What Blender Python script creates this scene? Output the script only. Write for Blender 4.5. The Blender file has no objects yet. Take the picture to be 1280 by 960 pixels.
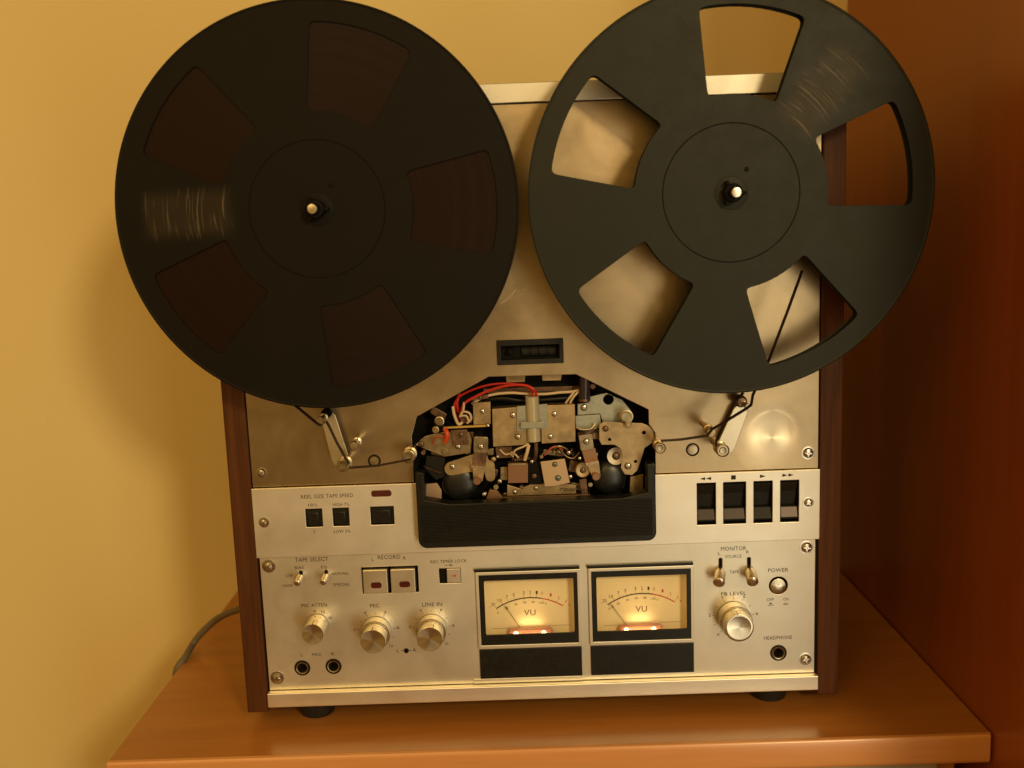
import bpy, bmesh, math, random
from math import sin, cos, pi, radians, hypot, atan2
from mathutils import Vector, Matrix
random.seed(4)
C = bpy.context.scene.collection
SC = bpy.context.scene

# ------------------------------------------------------------------ camera
CAM = (-0.00645, -0.72293, 0.37015); YAW, PITCH, ROLL, FPX = -0.01036, 0.15721, -0.03734, 1270.98
_f = Vector((sin(YAW)*cos(PITCH), cos(YAW)*cos(PITCH), -sin(PITCH)))
_r = Vector((cos(YAW), -sin(YAW), 0)); _u = _r.cross(_f)
CR = _r*cos(ROLL) + _u*sin(ROLL); CU = -_r*sin(ROLL) + _u*cos(ROLL)
cd = bpy.data.cameras.new('camera'); cam = bpy.data.objects.new('camera', cd); C.objects.link(cam)
m = Matrix.Identity(4)
for i, v in enumerate((CR, CU, -_f, Vector(CAM))):
    for j in range(3): m[j][i] = v[j]
cam.matrix_world = m
cd.sensor_fit = 'HORIZONTAL'; cd.sensor_width = 36; cd.lens = 36*FPX/1280
cd.dof.use_dof = True; cd.dof.focus_distance = .74; cd.dof.aperture_fstop = 5.6
cd.clip_start = 0.01; cd.clip_end = 50
SC.camera = cam

# ------------------------------------------------------------------ light
w = bpy.data.worlds.new('World'); SC.world = w; w.use_nodes = True
bg = w.node_tree.nodes['Background']
bg.inputs[0].default_value = (1.0, 0.55, 0.13, 1); bg.inputs[1].default_value = 0.385

def area(name, loc, target, size, power, color, size_y=None, spread=None):
    l = bpy.data.lights.new(name, 'AREA'); l.energy = power; l.color = color; l.size = size
    if size_y: l.shape = 'RECTANGLE'; l.size_y = size_y
    else: l.shape = 'DISK'
    if spread: l.spread = spread
    o = bpy.data.objects.new(name, l); C.objects.link(o); o.location = loc
    o.rotation_euler = (Vector(target)-Vector(loc)).to_track_quat('-Z', 'Y').to_euler(); return o
area('room_lamp', (0.76, -1.95, 1.03), (0, 0, 0.25), 0.26, 16.5, (1.0, 0.76, 0.38))
area('pale_fill_light', (0.58, -1.35, 0.08), (0.16, 0, 0.2), 0.34, 4.5, (1.0, 0.92, 0.66), size_y=1.3)  # added unseen area lamp, gives the right side of the panels a pale reflection
area('room_bounce', (-0.9, -2.3, 1.5), (0, 0, 0.2), 1.6, 17, (1.0, 0.60, 0.18))
SC.view_settings.view_transform = 'Standard'; SC.view_settings.look = 'None'
SC.view_settings.exposure = 0; SC.view_settings.gamma = 1
try: SC.cycles.use_denoising = True
except Exception: pass

# ------------------------------------------------------------------ helpers
def U(px, py, Y=0.0):
    """where the sight line of a photograph pixel meets the plane at depth Y"""
    d = _f + CR*((px-640)/FPX) - CU*((py-480)/FPX)
    t = (Y-CAM[1])/d.y
    return CAM[0]+t*d.x, CAM[2]+t*d.z
def UZ(px, py, Z=0.0):
    d = _f + CR*((px-640)/FPX) - CU*((py-480)/FPX)
    t = (Z-CAM[2])/d.z
    return CAM[0]+t*d.x, CAM[1]+t*d.y
PXM = 1/1700.0      # metres per photo pixel on the deck's face, roughly

def finish(me, smooth=True, ang=35):
    if smooth:
        me.shade_smooth(); me.set_sharp_from_angle(angle=radians(ang))
def link(name, me, mat, parent=None, smooth=True, label=None, ang=35, **kw):
    if isinstance(me, bmesh.types.BMesh):
        if me.faces.layers.int.get('crisp'):
            ang = 12; me.faces.layers.int.remove(me.faces.layers.int.get('crisp'))
        bm = me; bmesh.ops.recalc_face_normals(bm, faces=bm.faces)
        me = bpy.data.meshes.new(name); bm.to_mesh(me); bm.free()
    finish(me, smooth, ang)
    if mat is not None:
        mats = mat if isinstance(mat, (list, tuple)) else [mat]
        me.materials.clear()
        for q in mats: me.materials.append(q)
    o = bpy.data.objects.new(name, me); C.objects.link(o)
    if parent is not None:
        o.parent = parent
        o.matrix_parent_inverse = parent_world(parent).inverted()
    if label: o['label'] = label
    for k, v in kw.items(): o[k] = v
    return o
def parent_world(p):
    M = Matrix.Identity(4)
    while p is not None:
        M = (p.matrix_parent_inverse if p.parent else Matrix.Identity(4)) @ p.matrix_basis @ M if False else p.matrix_parent_inverse @ p.matrix_basis @ M
        p = p.parent
    return M
def thing(name, loc, label, cat, group=None):
    o = bpy.data.objects.new(name, None); C.objects.link(o); o.location = loc
    o.empty_display_size = .02
    o['label'] = label; o['category'] = cat
    if group: o['group'] = group
    return o
def box(x0, x1, y0, y1, z0, z1, bev=0, bm=None, seg=2):
    b = bmesh.new()
    r = bmesh.ops.create_cube(b, size=1)
    for v in b.verts: v.co = Vector(((x0+x1)/2+v.co.x*(x1-x0), (y0+y1)/2+v.co.y*(y1-y0), (z0+z1)/2+v.co.z*(z1-z0)))
    if bev: bmesh.ops.bevel(b, geom=b.edges[:], offset=bev, segments=seg, profile=.5, affect='EDGES')
    b.faces.layers.int.new('crisp')
    return merge(bm, b)
def merge(bm, b):
    if bm is None: return b
    t = bpy.data.meshes.new('t'); b.to_mesh(t); b.free(); bm.from_mesh(t); bpy.data.meshes.remove(t); return bm
def lathe(prof, cx, cz, n=40, bm=None, y0=0.0, tilt=None, knurl=0, kd=0, krange=None):
    """profile (radius, y) round the axis that runs through (cx, cz) along Y"""
    b = bmesh.new(); rings = []
    for (r, y) in prof:
        if r <= 1e-7: rings.append([b.verts.new((0, y, 0))])
        else:
            ring = []
            for i in range(n):
                a = 2*pi*i/n; rr = r
                if knurl and krange and krange[0] <= y <= krange[1] and i % 2: rr = r-kd
                ring.append(b.verts.new((rr*cos(a), y, rr*sin(a))))
            rings.append(ring)
    for A, B in zip(rings, rings[1:]):
        if len(A) == 1 and len(B) == 1: continue
        for i in range(n):
            j = (i+1) % n
            if len(A) == 1: b.faces.new((A[0], B[i], B[j]))
            elif len(B) == 1: b.faces.new((A[i], A[j], B[0]))
            else: b.faces.new((A[i], A[j], B[j], B[i]))
    M = Matrix.Translation((cx, y0, cz))
    if tilt is not None: M = M @ tilt
    b.transform(M)
    return merge(bm, b)
def tube(pts, r, n=10, bm=None, smooth=True, flat=None):
    P = [Vector(p) for p in pts]
    if smooth and len(P) > 2:
        Q = []
        for i in range(len(P)-1):
            p0 = P[max(i-1, 0)]; p1 = P[i]; p2 = P[i+1]; p3 = P[min(i+2, len(P)-1)]
            for k in range(8):
                t = k/8
                Q.append(.5*((2*p1)+(-p0+p2)*t+(2*p0-5*p1+4*p2-p3)*t*t+(-p0+3*p1-3*p2+p3)*t**3))
        Q.append(P[-1]); P = Q
    b = bmesh.new(); rings = []; up = None
    for i, p in enumerate(P):
        d = (P[min(i+1, len(P)-1)]-P[max(i-1, 0)]).normalized()
        if up is None: up = Vector((0, 1, 0)) if abs(d.y) < .9 else Vector((1, 0, 0))
        s = d.cross(up).normalized(); u = s.cross(d).normalized()
        rings.append([b.verts.new(p+(s*cos(2*pi*k/n)+u*sin(2*pi*k/n))*r) for k in range(n)])
    for A, B in zip(rings, rings[1:]):
        for i in range(n): b.faces.new((A[i], A[(i+1) % n], B[(i+1) % n], B[i]))
    b.faces.new(rings[0][::-1]); b.faces.new(rings[-1])
    return merge(bm, b)
def circle_pts(cx, cz, r, n=48): return [(cx+r*cos(2*pi*i/n), cz+r*sin(2*pi*i/n)) for i in range(n)]
def rrect(x0, x1, z0, z1, r, n=6):
    out = []
    for cx, cz, a0 in ((x1-r, z1-r, 0), (x0+r, z1-r, 90), (x0+r, z0+r, 180), (x1-r, z0+r, 270)):
        for i in range(n+1):
            a = radians(a0+90*i/n); out.append((cx+r*cos(a), cz+r*sin(a)))
    return out
def plate(outlines, y_front, y_back, bev=0.0):
    """flat sheet in the XZ plane with holes: first outline outside, the others cut out"""
    cu = bpy.data.curves.new('t', 'CURVE'); cu.dimensions = '2D'; cu.fill_mode = 'BOTH'
    for o in outlines:
        sp = cu.splines.new('POLY'); sp.points.add(len(o)-1)
        for i, (x, z) in enumerate(o): sp.points[i].co = (x, z, 0, 1)
        sp.use_cyclic_u = True
    th = (y_back-y_front)/2
    cu.extrude = max(th-bev, 1e-5); cu.bevel_depth = bev; cu.bevel_resolution = 1; cu.offset = -bev
    ob = bpy.data.objects.new('t', cu); C.objects.link(ob)
    dg = bpy.context.evaluated_depsgraph_get()
    me = bpy.data.meshes.new_from_object(ob.evaluated_get(dg))
    bpy.data.objects.remove(ob); bpy.data.curves.remove(cu)
    for v in me.vertices:
        x, z, y = v.co; v.co = (x, (y_front+y_back)/2 - y, z)
    b = bmesh.new(); b.from_mesh(me); bpy.data.meshes.remove(me)
    bmesh.ops.remove_doubles(b, verts=b.verts, dist=1e-6)
    b.faces.layers.int.new('crisp')
    return b
_fonts = {}
def text_bm(s, cx, cz, width, y, height=None, bm=None, rot=0, depth=0.00006):
    cu = bpy.data.curves.new('t', 'FONT'); cu.body = s; cu.size = 1; cu.align_x = 'CENTER'; cu.resolution_u = 2
    cu.extrude = 0; cu.space_character = 1.05
    ob = bpy.data.objects.new('t', cu); C.objects.link(ob)
    dg = bpy.context.evaluated_depsgraph_get()
    me = bpy.data.meshes.new_from_object(ob.evaluated_get(dg))
    bpy.data.objects.remove(ob); bpy.data.curves.remove(cu)
    xs = [v.co.x for v in me.vertices]; ys = [v.co.y for v in me.vertices]
    ws = max(xs)-min(xs); hs = max(ys)-min(ys); mx = (max(xs)+min(xs))/2; my = (max(ys)+min(ys))/2
    sx = width/ws; sz = (height/hs) if height else sx
    b = bmesh.new(); b.from_mesh(me); bpy.data.meshes.remove(me)
    c, sn = cos(rot), sin(rot)
    for v in b.verts:
        x = (v.co.x-mx)*sx; z = (v.co.y-my)*sz
        v.co = (cx+x*c-z*sn, y, cz+x*sn+z*c)
    for fc in b.faces:
        if fc.normal.y > 0: fc.normal_flip()
    r = bmesh.ops.extrude_face_region(b, geom=b.faces[:])
    for g in r['geom']:
        if isinstance(g, bmesh.types.BMVert): g.co.y -= depth
    return merge(bm, b)
def dup(o, dx, dz, dy=0, parent=None, **kw):
    c = o.copy(); C.objects.link(c); c.location = Vector(c.location)+Vector((dx, dy, dz))
    if parent is not None:
        c.parent = parent
        c.matrix_parent_inverse = parent_world(parent).inverted()
    for k, v in kw.items(): c[k] = v
    for ch in list(o.children):
        q = ch.copy(); C.objects.link(q); q.parent = c; q.matrix_parent_inverse = ch.matrix_parent_inverse.copy()
    return c

# ------------------------------------------------------------------ materials
def mat(name, base, metal=0.0, rough=.5, spec=.5, coat=0, coat_rough=.1, aniso=0):
    m = bpy.data.materials.new(name); m.use_nodes = True
    b = m.node_tree.nodes['Principled BSDF']
    b.inputs['Base Color'].default_value = (*base, 1); b.inputs['Metallic'].default_value = metal
    b.inputs['Roughness'].default_value = rough; b.inputs['Specular IOR Level'].default_value = spec
    b.inputs['Coat Weight'].default_value = coat; b.inputs['Coat Roughness'].default_value = coat_rough
    b.inputs['Anisotropic'].default_value = aniso
    return m
class N:
    def __init__(s, m): s.m = m; s.t = m.node_tree; s.b = s.t.nodes['Principled BSDF']
    def n(s, typ, **kw):
        x = s.t.nodes.new(typ)
        for k, v in kw.items(): setattr(x, k, v)
        return x
    def l(s, a, b): s.t.links.new(a, b)
    def coord(s, scale=(1, 1, 1), loc=(0, 0, 0), rot=(0, 0, 0)):
        tc = s.n('ShaderNodeTexCoord'); mp = s.n('ShaderNodeMapping')
        mp.inputs['Scale'].default_value = scale; mp.inputs['Location'].default_value = loc; mp.inputs['Rotation'].default_value = rot
        s.l(tc.outputs['Object'], mp.inputs['Vector']); return mp.outputs[0]
    def noise(s, vec, scale=5, detail=3, rough=.5, dist=0):
        x = s.n('ShaderNodeTexNoise'); x.inputs['Scale'].default_value = scale; x.inputs['Detail'].default_value = detail
        x.inputs['Roughness'].default_value = rough; x.inputs['Distortion'].default_value = dist
        s.l(vec, x.inputs['Vector']); return x.outputs['Fac']
    def ramp(s, fac, stops):
        x = s.n('ShaderNodeValToRGB'); e = x.color_ramp.elements
        while len(e) < len(stops): e.new(.5)
        for i, (p, c) in enumerate(stops):
            e[i].position = p; e[i].color = (*c, 1) if len(c) == 3 else c
        s.l(fac, x.inputs[0]); return x.outputs[0]
    def math(s, op, a, b=None, c=None):
        x = s.n('ShaderNodeMath', operation=op)
        for i, v in enumerate((a, b, c)):
            if v is None: continue
            if hasattr(v, 'links'): s.l(v, x.inputs[i])
            else: x.inputs[i].default_value = v
        return x.outputs[0]
    def mix(s, fac, a, b, blend='MIX'):
        x = s.n('ShaderNodeMix', data_type='RGBA', blend_type=blend)
        for i, v in ((0, fac), (6, a), (7, b)):
            if hasattr(v, 'links'): s.l(v, x.inputs[i])
            else: x.inputs[i].default_value = v if i == 0 else (*v, 1)
        return x.outputs[2]
    def bump(s, h, strength=.3, dist=.001):
        x = s.n('ShaderNodeBump'); x.inputs['Strength'].default_value = strength; x.inputs['Distance'].default_value = dist
        s.l(h, x.inputs['Height']); s.l(x.outputs[0], s.b.inputs['Normal']); return x

def g(v): return (v, v, v)
def brushed(name, base, rough, blotch=.25, aniso=.6, polish=None, metal=1.0, streak=.10):
    m = mat(name, base, metal, rough, aniso=aniso); n = N(m)
    st = n.noise(n.coord((6, 6, 900)), 4, 3, .6)
    bl = n.noise(n.coord(), 14, 5, .62, .4)
    sm = n.noise(n.coord(), 60, 4, .6)
    col = n.mix(n.ramp(bl, [(.30, g(0)), (.72, g(1))]), tuple(c*(1-blotch) for c in base), base)
    col = n.mix(n.math('MULTIPLY', n.ramp(st, [(.3, g(0)), (.7, g(1))]), streak), col, tuple(min(1, c*1.35) for c in base))
    n.l(col, n.b.inputs['Base Color'])
    rr = n.math('ADD', n.math('MULTIPLY', bl, .22), n.math('ADD', n.math('MULTIPLY', sm, .10), rough-.16))
    n.l(rr, n.b.inputs['Roughness'])
    # brush grain runs along X; where the plate was spun, it runs round a centre
    cv = n.n('ShaderNodeCombineXYZ'); cv.inputs[0].default_value = 1
    tang = cv.outputs[0]; h = st
    if polish:
        (cx, cz), R = polish
        tc = n.n('ShaderNodeTexCoord'); sp = n.n('ShaderNodeSeparateXYZ'); n.l(tc.outputs['Object'], sp.inputs[0])
        dx = n.math('SUBTRACT', sp.outputs[0], cx); dz = n.math('SUBTRACT', sp.outputs[2], cz)
        rad = n.math('SQRT', n.math('ADD', n.math('MULTIPLY', dx, dx), n.math('MULTIPLY', dz, dz)))
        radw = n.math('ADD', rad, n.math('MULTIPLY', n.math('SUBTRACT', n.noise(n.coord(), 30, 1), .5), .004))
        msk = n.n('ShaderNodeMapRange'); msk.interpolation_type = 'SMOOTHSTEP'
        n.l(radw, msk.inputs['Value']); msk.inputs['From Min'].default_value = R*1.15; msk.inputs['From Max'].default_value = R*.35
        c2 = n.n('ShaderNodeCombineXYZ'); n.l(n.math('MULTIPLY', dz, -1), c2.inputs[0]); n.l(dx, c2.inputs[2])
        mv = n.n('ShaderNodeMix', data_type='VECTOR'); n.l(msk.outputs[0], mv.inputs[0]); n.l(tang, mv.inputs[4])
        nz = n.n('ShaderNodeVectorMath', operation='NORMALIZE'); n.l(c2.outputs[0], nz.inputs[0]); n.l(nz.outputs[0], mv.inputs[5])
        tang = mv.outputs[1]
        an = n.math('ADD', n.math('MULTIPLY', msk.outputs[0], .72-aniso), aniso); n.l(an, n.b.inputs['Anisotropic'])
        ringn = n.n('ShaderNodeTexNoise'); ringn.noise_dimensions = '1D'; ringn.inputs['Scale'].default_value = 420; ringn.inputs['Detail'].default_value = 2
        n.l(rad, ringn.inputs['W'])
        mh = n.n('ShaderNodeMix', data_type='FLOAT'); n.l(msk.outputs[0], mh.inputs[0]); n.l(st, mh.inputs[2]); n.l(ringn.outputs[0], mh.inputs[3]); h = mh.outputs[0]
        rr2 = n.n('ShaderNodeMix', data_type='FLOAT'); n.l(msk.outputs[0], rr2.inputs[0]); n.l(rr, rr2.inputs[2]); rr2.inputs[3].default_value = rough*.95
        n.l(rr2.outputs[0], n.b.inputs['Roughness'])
        n.l(n.mix(n.math('MULTIPLY', msk.outputs[0], .45), col, (.62, .54, .41)), n.b.inputs['Base Color'])  # glare on the polished spot lightened into the base colour
    n.l(tang, n.b.inputs['Tangent'])
    b1 = n.bump(h, .12, .0002)
    if polish:
        b2 = n.n('ShaderNodeBump'); b2.invert = True; b2.inputs['Strength'].default_value = 1; b2.inputs['Distance'].default_value = .0013
        n.l(msk.outputs[0], b2.inputs['Height']); n.l(b2.outputs[0], b1.inputs['Normal'])
    return m
def wood(name, dark, light, rough, coat=0.0, axis='X', scale=1.0, coat_rough=.12):
    m = mat(name, light, 0, rough, coat=coat, coat_rough=coat_rough); n = N(m)
    sc = {'X': (1.2, 14, 14), 'Z': (30, 30, 1.4)}[axis]
    v = n.coord(tuple(c*scale for c in sc))
    a = n.noise(v, 3, 6, .62, .6); b = n.noise(n.coord(tuple(c*scale*(12 if i != 'XYZ'.index(axis) else 6) for i, c in enumerate(sc))), 3, 3, .6)
    f = n.math('ADD', n.math('MULTIPLY', a, .7), n.math('MULTIPLY', b, .3))
    n.l(n.ramp(f, [(.32, dark), (.50, tuple((x+y)/2 for x, y in zip(dark, light))), (.68, light)]), n.b.inputs['Base Color'])
    n.l(n.math('ADD', n.math('MULTIPLY', b, .15), rough-.07), n.b.inputs['Roughness'])
    n.bump(b, .08, .0004)
    return m
def speck(name, base, metal, rough, amt=.3, scale=120, spec=.5, bump=.05, **k):
    m = mat(name, base, metal, rough, spec=spec, **k); n = N(m)
    a = n.noise(n.coord(), scale, 4, .6)
    n.l(n.mix(n.ramp(a, [(.35, g(0)), (.7, g(1))]), tuple(c*(1-amt) for c in base), tuple(min(1, c*(1+amt)) for c in base)), n.b.inputs['Base Color'])
    n.l(n.math('ADD', n.math('MULTIPLY', a, .2), rough-.1), n.b.inputs['Roughness'])
    if bump: n.bump(a, bump, .0003)
    return m

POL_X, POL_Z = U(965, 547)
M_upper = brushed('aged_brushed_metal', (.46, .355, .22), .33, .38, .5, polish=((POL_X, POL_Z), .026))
M_strip = brushed('satin_brushed_aluminium', (.92, .87, .74), .45, .12, .5, streak=.2)
M_trim = brushed('trim_aluminium', (.60, .57, .50), .50, .15, .2)
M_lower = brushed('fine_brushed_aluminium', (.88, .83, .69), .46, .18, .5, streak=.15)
M_black = speck('black_plastic', (.008, .008, .006), 0, .40, .25, 300, spec=.3)
M_rib = speck('ribbed_black_plastic', (.007, .007, .005), 0, .5, .3, 200, spec=.25)
M_dark = speck('dark_recess', (.006, .005, .004), 0, .7, .3, 200, spec=.12)
M_rubber = speck('rubber', (.010, .010, .009), 0, .55, .3, 200)
M_pinch = speck('polished_rubber', (.010, .011, .011), 0, .34, .2, 300)
M_chrome = mat('chrome', (.52, .48, .41), 1, .26)
M_steel = speck('worn_steel', (.38, .32, .22), 1, .34, .25, 140)
M_brass = speck('yellowed_plate', (.40, .30, .17), .9, .42, .22, 90)
M_grey = speck('grey_zinc', (.34, .35, .30), .5, .42, .08, 500)
M_bronze = speck('bronze_shade', (.18, .11, .07), .8, .4, .3, 200)
M_copper = mat('copper_block', (.30, .17, .10), .8, .4)
M_red = mat('red_insulation', (.50, .015, .008), 0, .4)
M_white_wire = mat('cream_insulation', (.62, .47, .30), 0, .45)
M_translucent = mat('clear_tube', (.40, .36, .25), 0, .25, coat=.4)
M_redlens = mat('red_lens', (.07, .006, .006), 0, .25, coat=.6)
M_ink = mat('black_print', (.030, .020, .014), 0, .6, spec=.2)
M_redink = mat('red_print', (.55, .05, .02), 0, .6)
M_case = mat('case_metal', (.02, .018, .015), .3, .6)
M_walnut = wood('walnut_veneer', (.040, .012, .003), (.115, .038, .009), .58, axis='Z', scale=1.6)
M_walnut.node_tree.nodes['Principled BSDF'].inputs['Specular IOR Level'].default_value = .22
M_cherry = wood('cherry_laminate', (.35, .132, .023), (.50, .205, .042), .33, coat=.35, axis='X', scale=.8, coat_rough=.22)
M_cherry_edge = wood('cherry_edge_band', (.56, .25, .085), (.66, .32, .12), .34, coat=.4, axis='X', scale=.8, coat_rough=.2)
M_cab = wood('dark_cherry_panel', (.27, .062, .007), (.335, .084, .011), .32, coat=.3, axis='Z', scale=.25, coat_rough=.28)
M_cable = mat('grey_cable', (.14, .11, .07), 0, .5)
M_keypad = speck('grey_key_pad', (.16, .13, .12), 0, .35, .12, 300)
M_rec = brushed('button_aluminium', (.74, .69, .58), .40, .10, .3)
M_tape = speck('brown_tape', (.022, .010, .006), 0, .55, .2, 300, spec=.2)

def spun(name, base, rough, center, aniso=.85, metal=1.0):
    """turned face: grain in rings about the axis through the given centre"""
    m = mat(name, base, metal, rough, aniso=aniso); n = N(m)
    tg = n.n('ShaderNodeTangent'); tg.direction_type = 'RADIAL'; tg.axis = 'Y'
    tc = n.n('ShaderNodeTexCoord'); sp = n.n('ShaderNodeSeparateXYZ'); n.l(tc.outputs['Object'], sp.inputs[0])
    c2 = n.n('ShaderNodeCombineXYZ'); n.l(n.math('MULTIPLY', sp.outputs[2], -1), c2.inputs[0]); n.l(sp.outputs[0], c2.inputs[2])
    nz = n.n('ShaderNodeVectorMath', operation='NORMALIZE'); n.l(c2.outputs[0], nz.inputs[0])
    n.l(nz.outputs[0], n.b.inputs['Tangent'])
    rad = n.math('SQRT', n.math('ADD', n.math('MULTIPLY', sp.outputs[0], sp.outputs[0]), n.math('MULTIPLY', sp.outputs[2], sp.outputs[2])))
    rn = n.n('ShaderNodeTexNoise'); rn.noise_dimensions = '1D'; rn.inputs['Scale'].default_value = 2500; n.l(rad, rn.inputs['W'])
    n.bump(rn.outputs[0], .06, .0002)
    return m
M_knob = spun('turned_aluminium', (.58, .53, .43), .27, None)

def wall_mat():
    m = mat('painted_wall', (.80, .62, .27), 0, .75, spec=.25); n = N(m)
    a = n.noise(n.coord(), 3, 4, .6); f = n.noise(n.coord(), 180, 4, .65)
    n.l(n.mix(a, (.76, .62, .29), (.81, .67, .335)), n.b.inputs['Base Color'])
    n.bump(f, .35, .001); return m
M_wall = wall_mat()

def flange_mat(name, base, spoke_deg, rough=.42, spec=.25):
    """black anodised disc, with the streaky highlight of one spoke painted into its colour"""
    m = mat(name, base, 0.0, rough, spec=spec); n = N(m)
    tc = n.n('ShaderNodeTexCoord'); sp = n.n('ShaderNodeSeparateXYZ'); n.l(tc.outputs['Object'], sp.inputs[0])
    x, z = sp.outputs[0], sp.outputs[2]
    rad = n.math('SQRT', n.math('ADD', n.math('MULTIPLY', x, x), n.math('MULTIPLY', z, z)))
    c2 = n.n('ShaderNodeCombineXYZ'); n.l(n.math('MULTIPLY', z, -1), c2.inputs[0]); n.l(x, c2.inputs[2])
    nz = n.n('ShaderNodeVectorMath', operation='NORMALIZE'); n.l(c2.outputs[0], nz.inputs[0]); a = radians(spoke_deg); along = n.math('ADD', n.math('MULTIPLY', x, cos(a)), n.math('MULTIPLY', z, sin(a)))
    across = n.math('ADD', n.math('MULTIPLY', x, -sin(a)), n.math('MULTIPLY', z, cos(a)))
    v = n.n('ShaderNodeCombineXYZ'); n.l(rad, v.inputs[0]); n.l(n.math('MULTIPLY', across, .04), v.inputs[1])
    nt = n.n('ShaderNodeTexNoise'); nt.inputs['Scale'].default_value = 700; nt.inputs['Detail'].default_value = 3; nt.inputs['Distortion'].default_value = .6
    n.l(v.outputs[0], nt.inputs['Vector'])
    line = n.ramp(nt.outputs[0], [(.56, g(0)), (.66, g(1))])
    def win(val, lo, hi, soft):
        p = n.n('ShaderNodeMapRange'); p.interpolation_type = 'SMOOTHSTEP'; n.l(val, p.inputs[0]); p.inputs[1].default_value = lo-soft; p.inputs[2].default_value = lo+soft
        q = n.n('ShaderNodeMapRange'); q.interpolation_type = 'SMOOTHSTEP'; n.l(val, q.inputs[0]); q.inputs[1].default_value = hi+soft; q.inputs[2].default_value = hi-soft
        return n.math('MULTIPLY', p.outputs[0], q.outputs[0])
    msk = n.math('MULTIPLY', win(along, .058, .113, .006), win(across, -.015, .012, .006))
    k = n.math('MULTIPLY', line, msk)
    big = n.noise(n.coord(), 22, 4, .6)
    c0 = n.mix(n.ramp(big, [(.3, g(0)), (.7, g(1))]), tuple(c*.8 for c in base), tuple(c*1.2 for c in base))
    col = n.mix(n.math('MULTIPLY', msk, .22), c0, (.085, .062, .032)); col = n.mix(n.math('MULTIPLY', k, .22), col, (.42, .33, .20))  # glossy streaks of the spoke highlight mixed into the base colour
    n.l(col, n.b.inputs['Base Color'])
    rn = n.n('ShaderNodeTexNoise'); rn.noise_dimensions = '1D'; rn.inputs['Scale'].default_value = 900; n.l(rad, rn.inputs['W'])
    n.bump(n.math('ADD', rn.outputs[0], n.math('MULTIPLY', n.noise(n.coord(), 900, 2), .6)), .12, .0002)
    n.l(n.math('ADD', n.math('ADD', n.math('MULTIPLY', big, .20), n.math('MULTIPLY', n.noise(n.coord(), 90, 5, .65, .8), .14)), rough-.17), n.b.inputs['Roughness'])
    return m

# ------------------------------------------------------------------ setting
YW = 0.303
wl = plate([[(-2.6, -.74), (2.6, -.74), (2.6, 1.9), (-2.6, 1.9)]], YW, YW+.1)
o = link('wall', wl, M_wall, smooth=False); o['kind'] = 'structure'
fl = box(-2.6, 2.6, -3.0, YW+.1, -.80, -.742)
o = link('floor', fl, speck('floor_tile', (.22, .12, .06), 0, .5, .2, 20), smooth=False); o['kind'] = 'structure'

# ------------------------------------------------------------------ side table
TX0, TX1, TY = -.3128, .3172, -.0500
tb = thing('side_table', (0, .12, -.742), 'cherry wood side table with a rounded front edge, under the reel recorder', 'table')
link('tabletop', box(TX0, TX1, TY+.0035, YW-.004, -.0215, 0, .0006), M_cherry, tb)
# rounded pale edge band along the front
eb = bmesh.new()
pr = [(TY+.0034, 0.0), (TY+.0012, -.0004), (TY+.0002, -.0016), (TY, -.0035), (TY, -.0185), (TY+.0004, -.0206), (TY+.0016, -.0218), (TY+.0034, -.0220)]
ra = [eb.verts.new((TX0, y, z+.0002)) for y, z in pr]; rb = [eb.verts.new((TX1-.0015, y, z+.0002)) for y, z in pr]
rc = [eb.verts.new((TX1-.0002, y+.0015 if i < 7 else y, z+.0002)) for i, (y, z) in enumerate(pr)]
for A, B in ((ra, rb), (rb, rc)):
    for i in range(len(pr)-1): eb.faces.new((A[i], A[i+1], B[i+1], B[i]))
eb.faces.new(ra); 
link('edge_band', eb, M_cherry_edge, tb, label='paler rounded front edge of the tabletop')
link('side_board', box(TX0+.01, TX0+.028, TY+.025, YW-.01, -.742, -.0216, .001), M_cherry, tb)
link('side_board', box(TX1-.033, TX1-.015, TY+.025, YW-.01, -.742, -.0216, .001), M_cherry, tb)
link('apron', box(TX0+.028, TX1-.033, TY+.012, TY+.030, -.20, -.0245, .001), speck('grey_apron', (.30, .25, .17), 0, .5, .1, 80), tb, label='greyish rail just under the tabletop')
link('back_board', box(TX0+.028, TX1-.033, YW-.03, YW-.02, -.742, -.0216), M_cherry, tb)
link('shelf', box(TX0+.028, TX1-.033, TY+.04, YW-.03, -.66, -.642), M_cherry, tb)

# ------------------------------------------------------------------ tall cupboard on the right
CX = .3185
kb = thing('wooden_cupboard', (.6, .1, -.742), 'tall dark reddish wooden cupboard standing to the right of the table', 'cupboard')
CYF = -.33
link('side_panel', box(CX, CX+.02, CYF, YW-.002, -.742, 1.25, .0015), M_cab, kb)
link('side_panel', box(CX+.60, CX+.62, CYF, YW-.002, -.742, 1.25, .0015), M_cab, kb)
link('top_board', box(CX, CX+.62, CYF-.01, YW-.002, 1.2502, 1.275, .002), M_cab, kb)
link('plinth', box(CX+.02, CX+.60, CYF+.03, CYF+.05, -.742, -.66), M_cab, kb)
for i in range(2):
    d = link('door', box(CX+.003+.308*i, CX+.308+.308*i, CYF-.021, CYF-.002, -.655, 1.245, .002), M_cab, kb)
    xh = CX+(.285 if i == 0 else .333)
    link('handle', tube([(xh, CYF-.021, .25), (xh, CYF-.045, .255), (xh, CYF-.045, .385), (xh, CYF-.021, .39)], .005, smooth=False), M_steel, d)

# ================================================================== the tape recorder
W = .20665; Z0, ZBT, ZLM, ZMU, ZTB, ZT = .0160, .0273, .13264, .18529, .45092, .46478
deck = thing('tape_recorder', (0, .1, 0), 'silver open reel tape recorder with wooden sides, VU meters and exposed heads', 'tape recorder')
def part(name, bm, m, parent=deck, **k): return link(name, bm, m, parent, **k)
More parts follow.
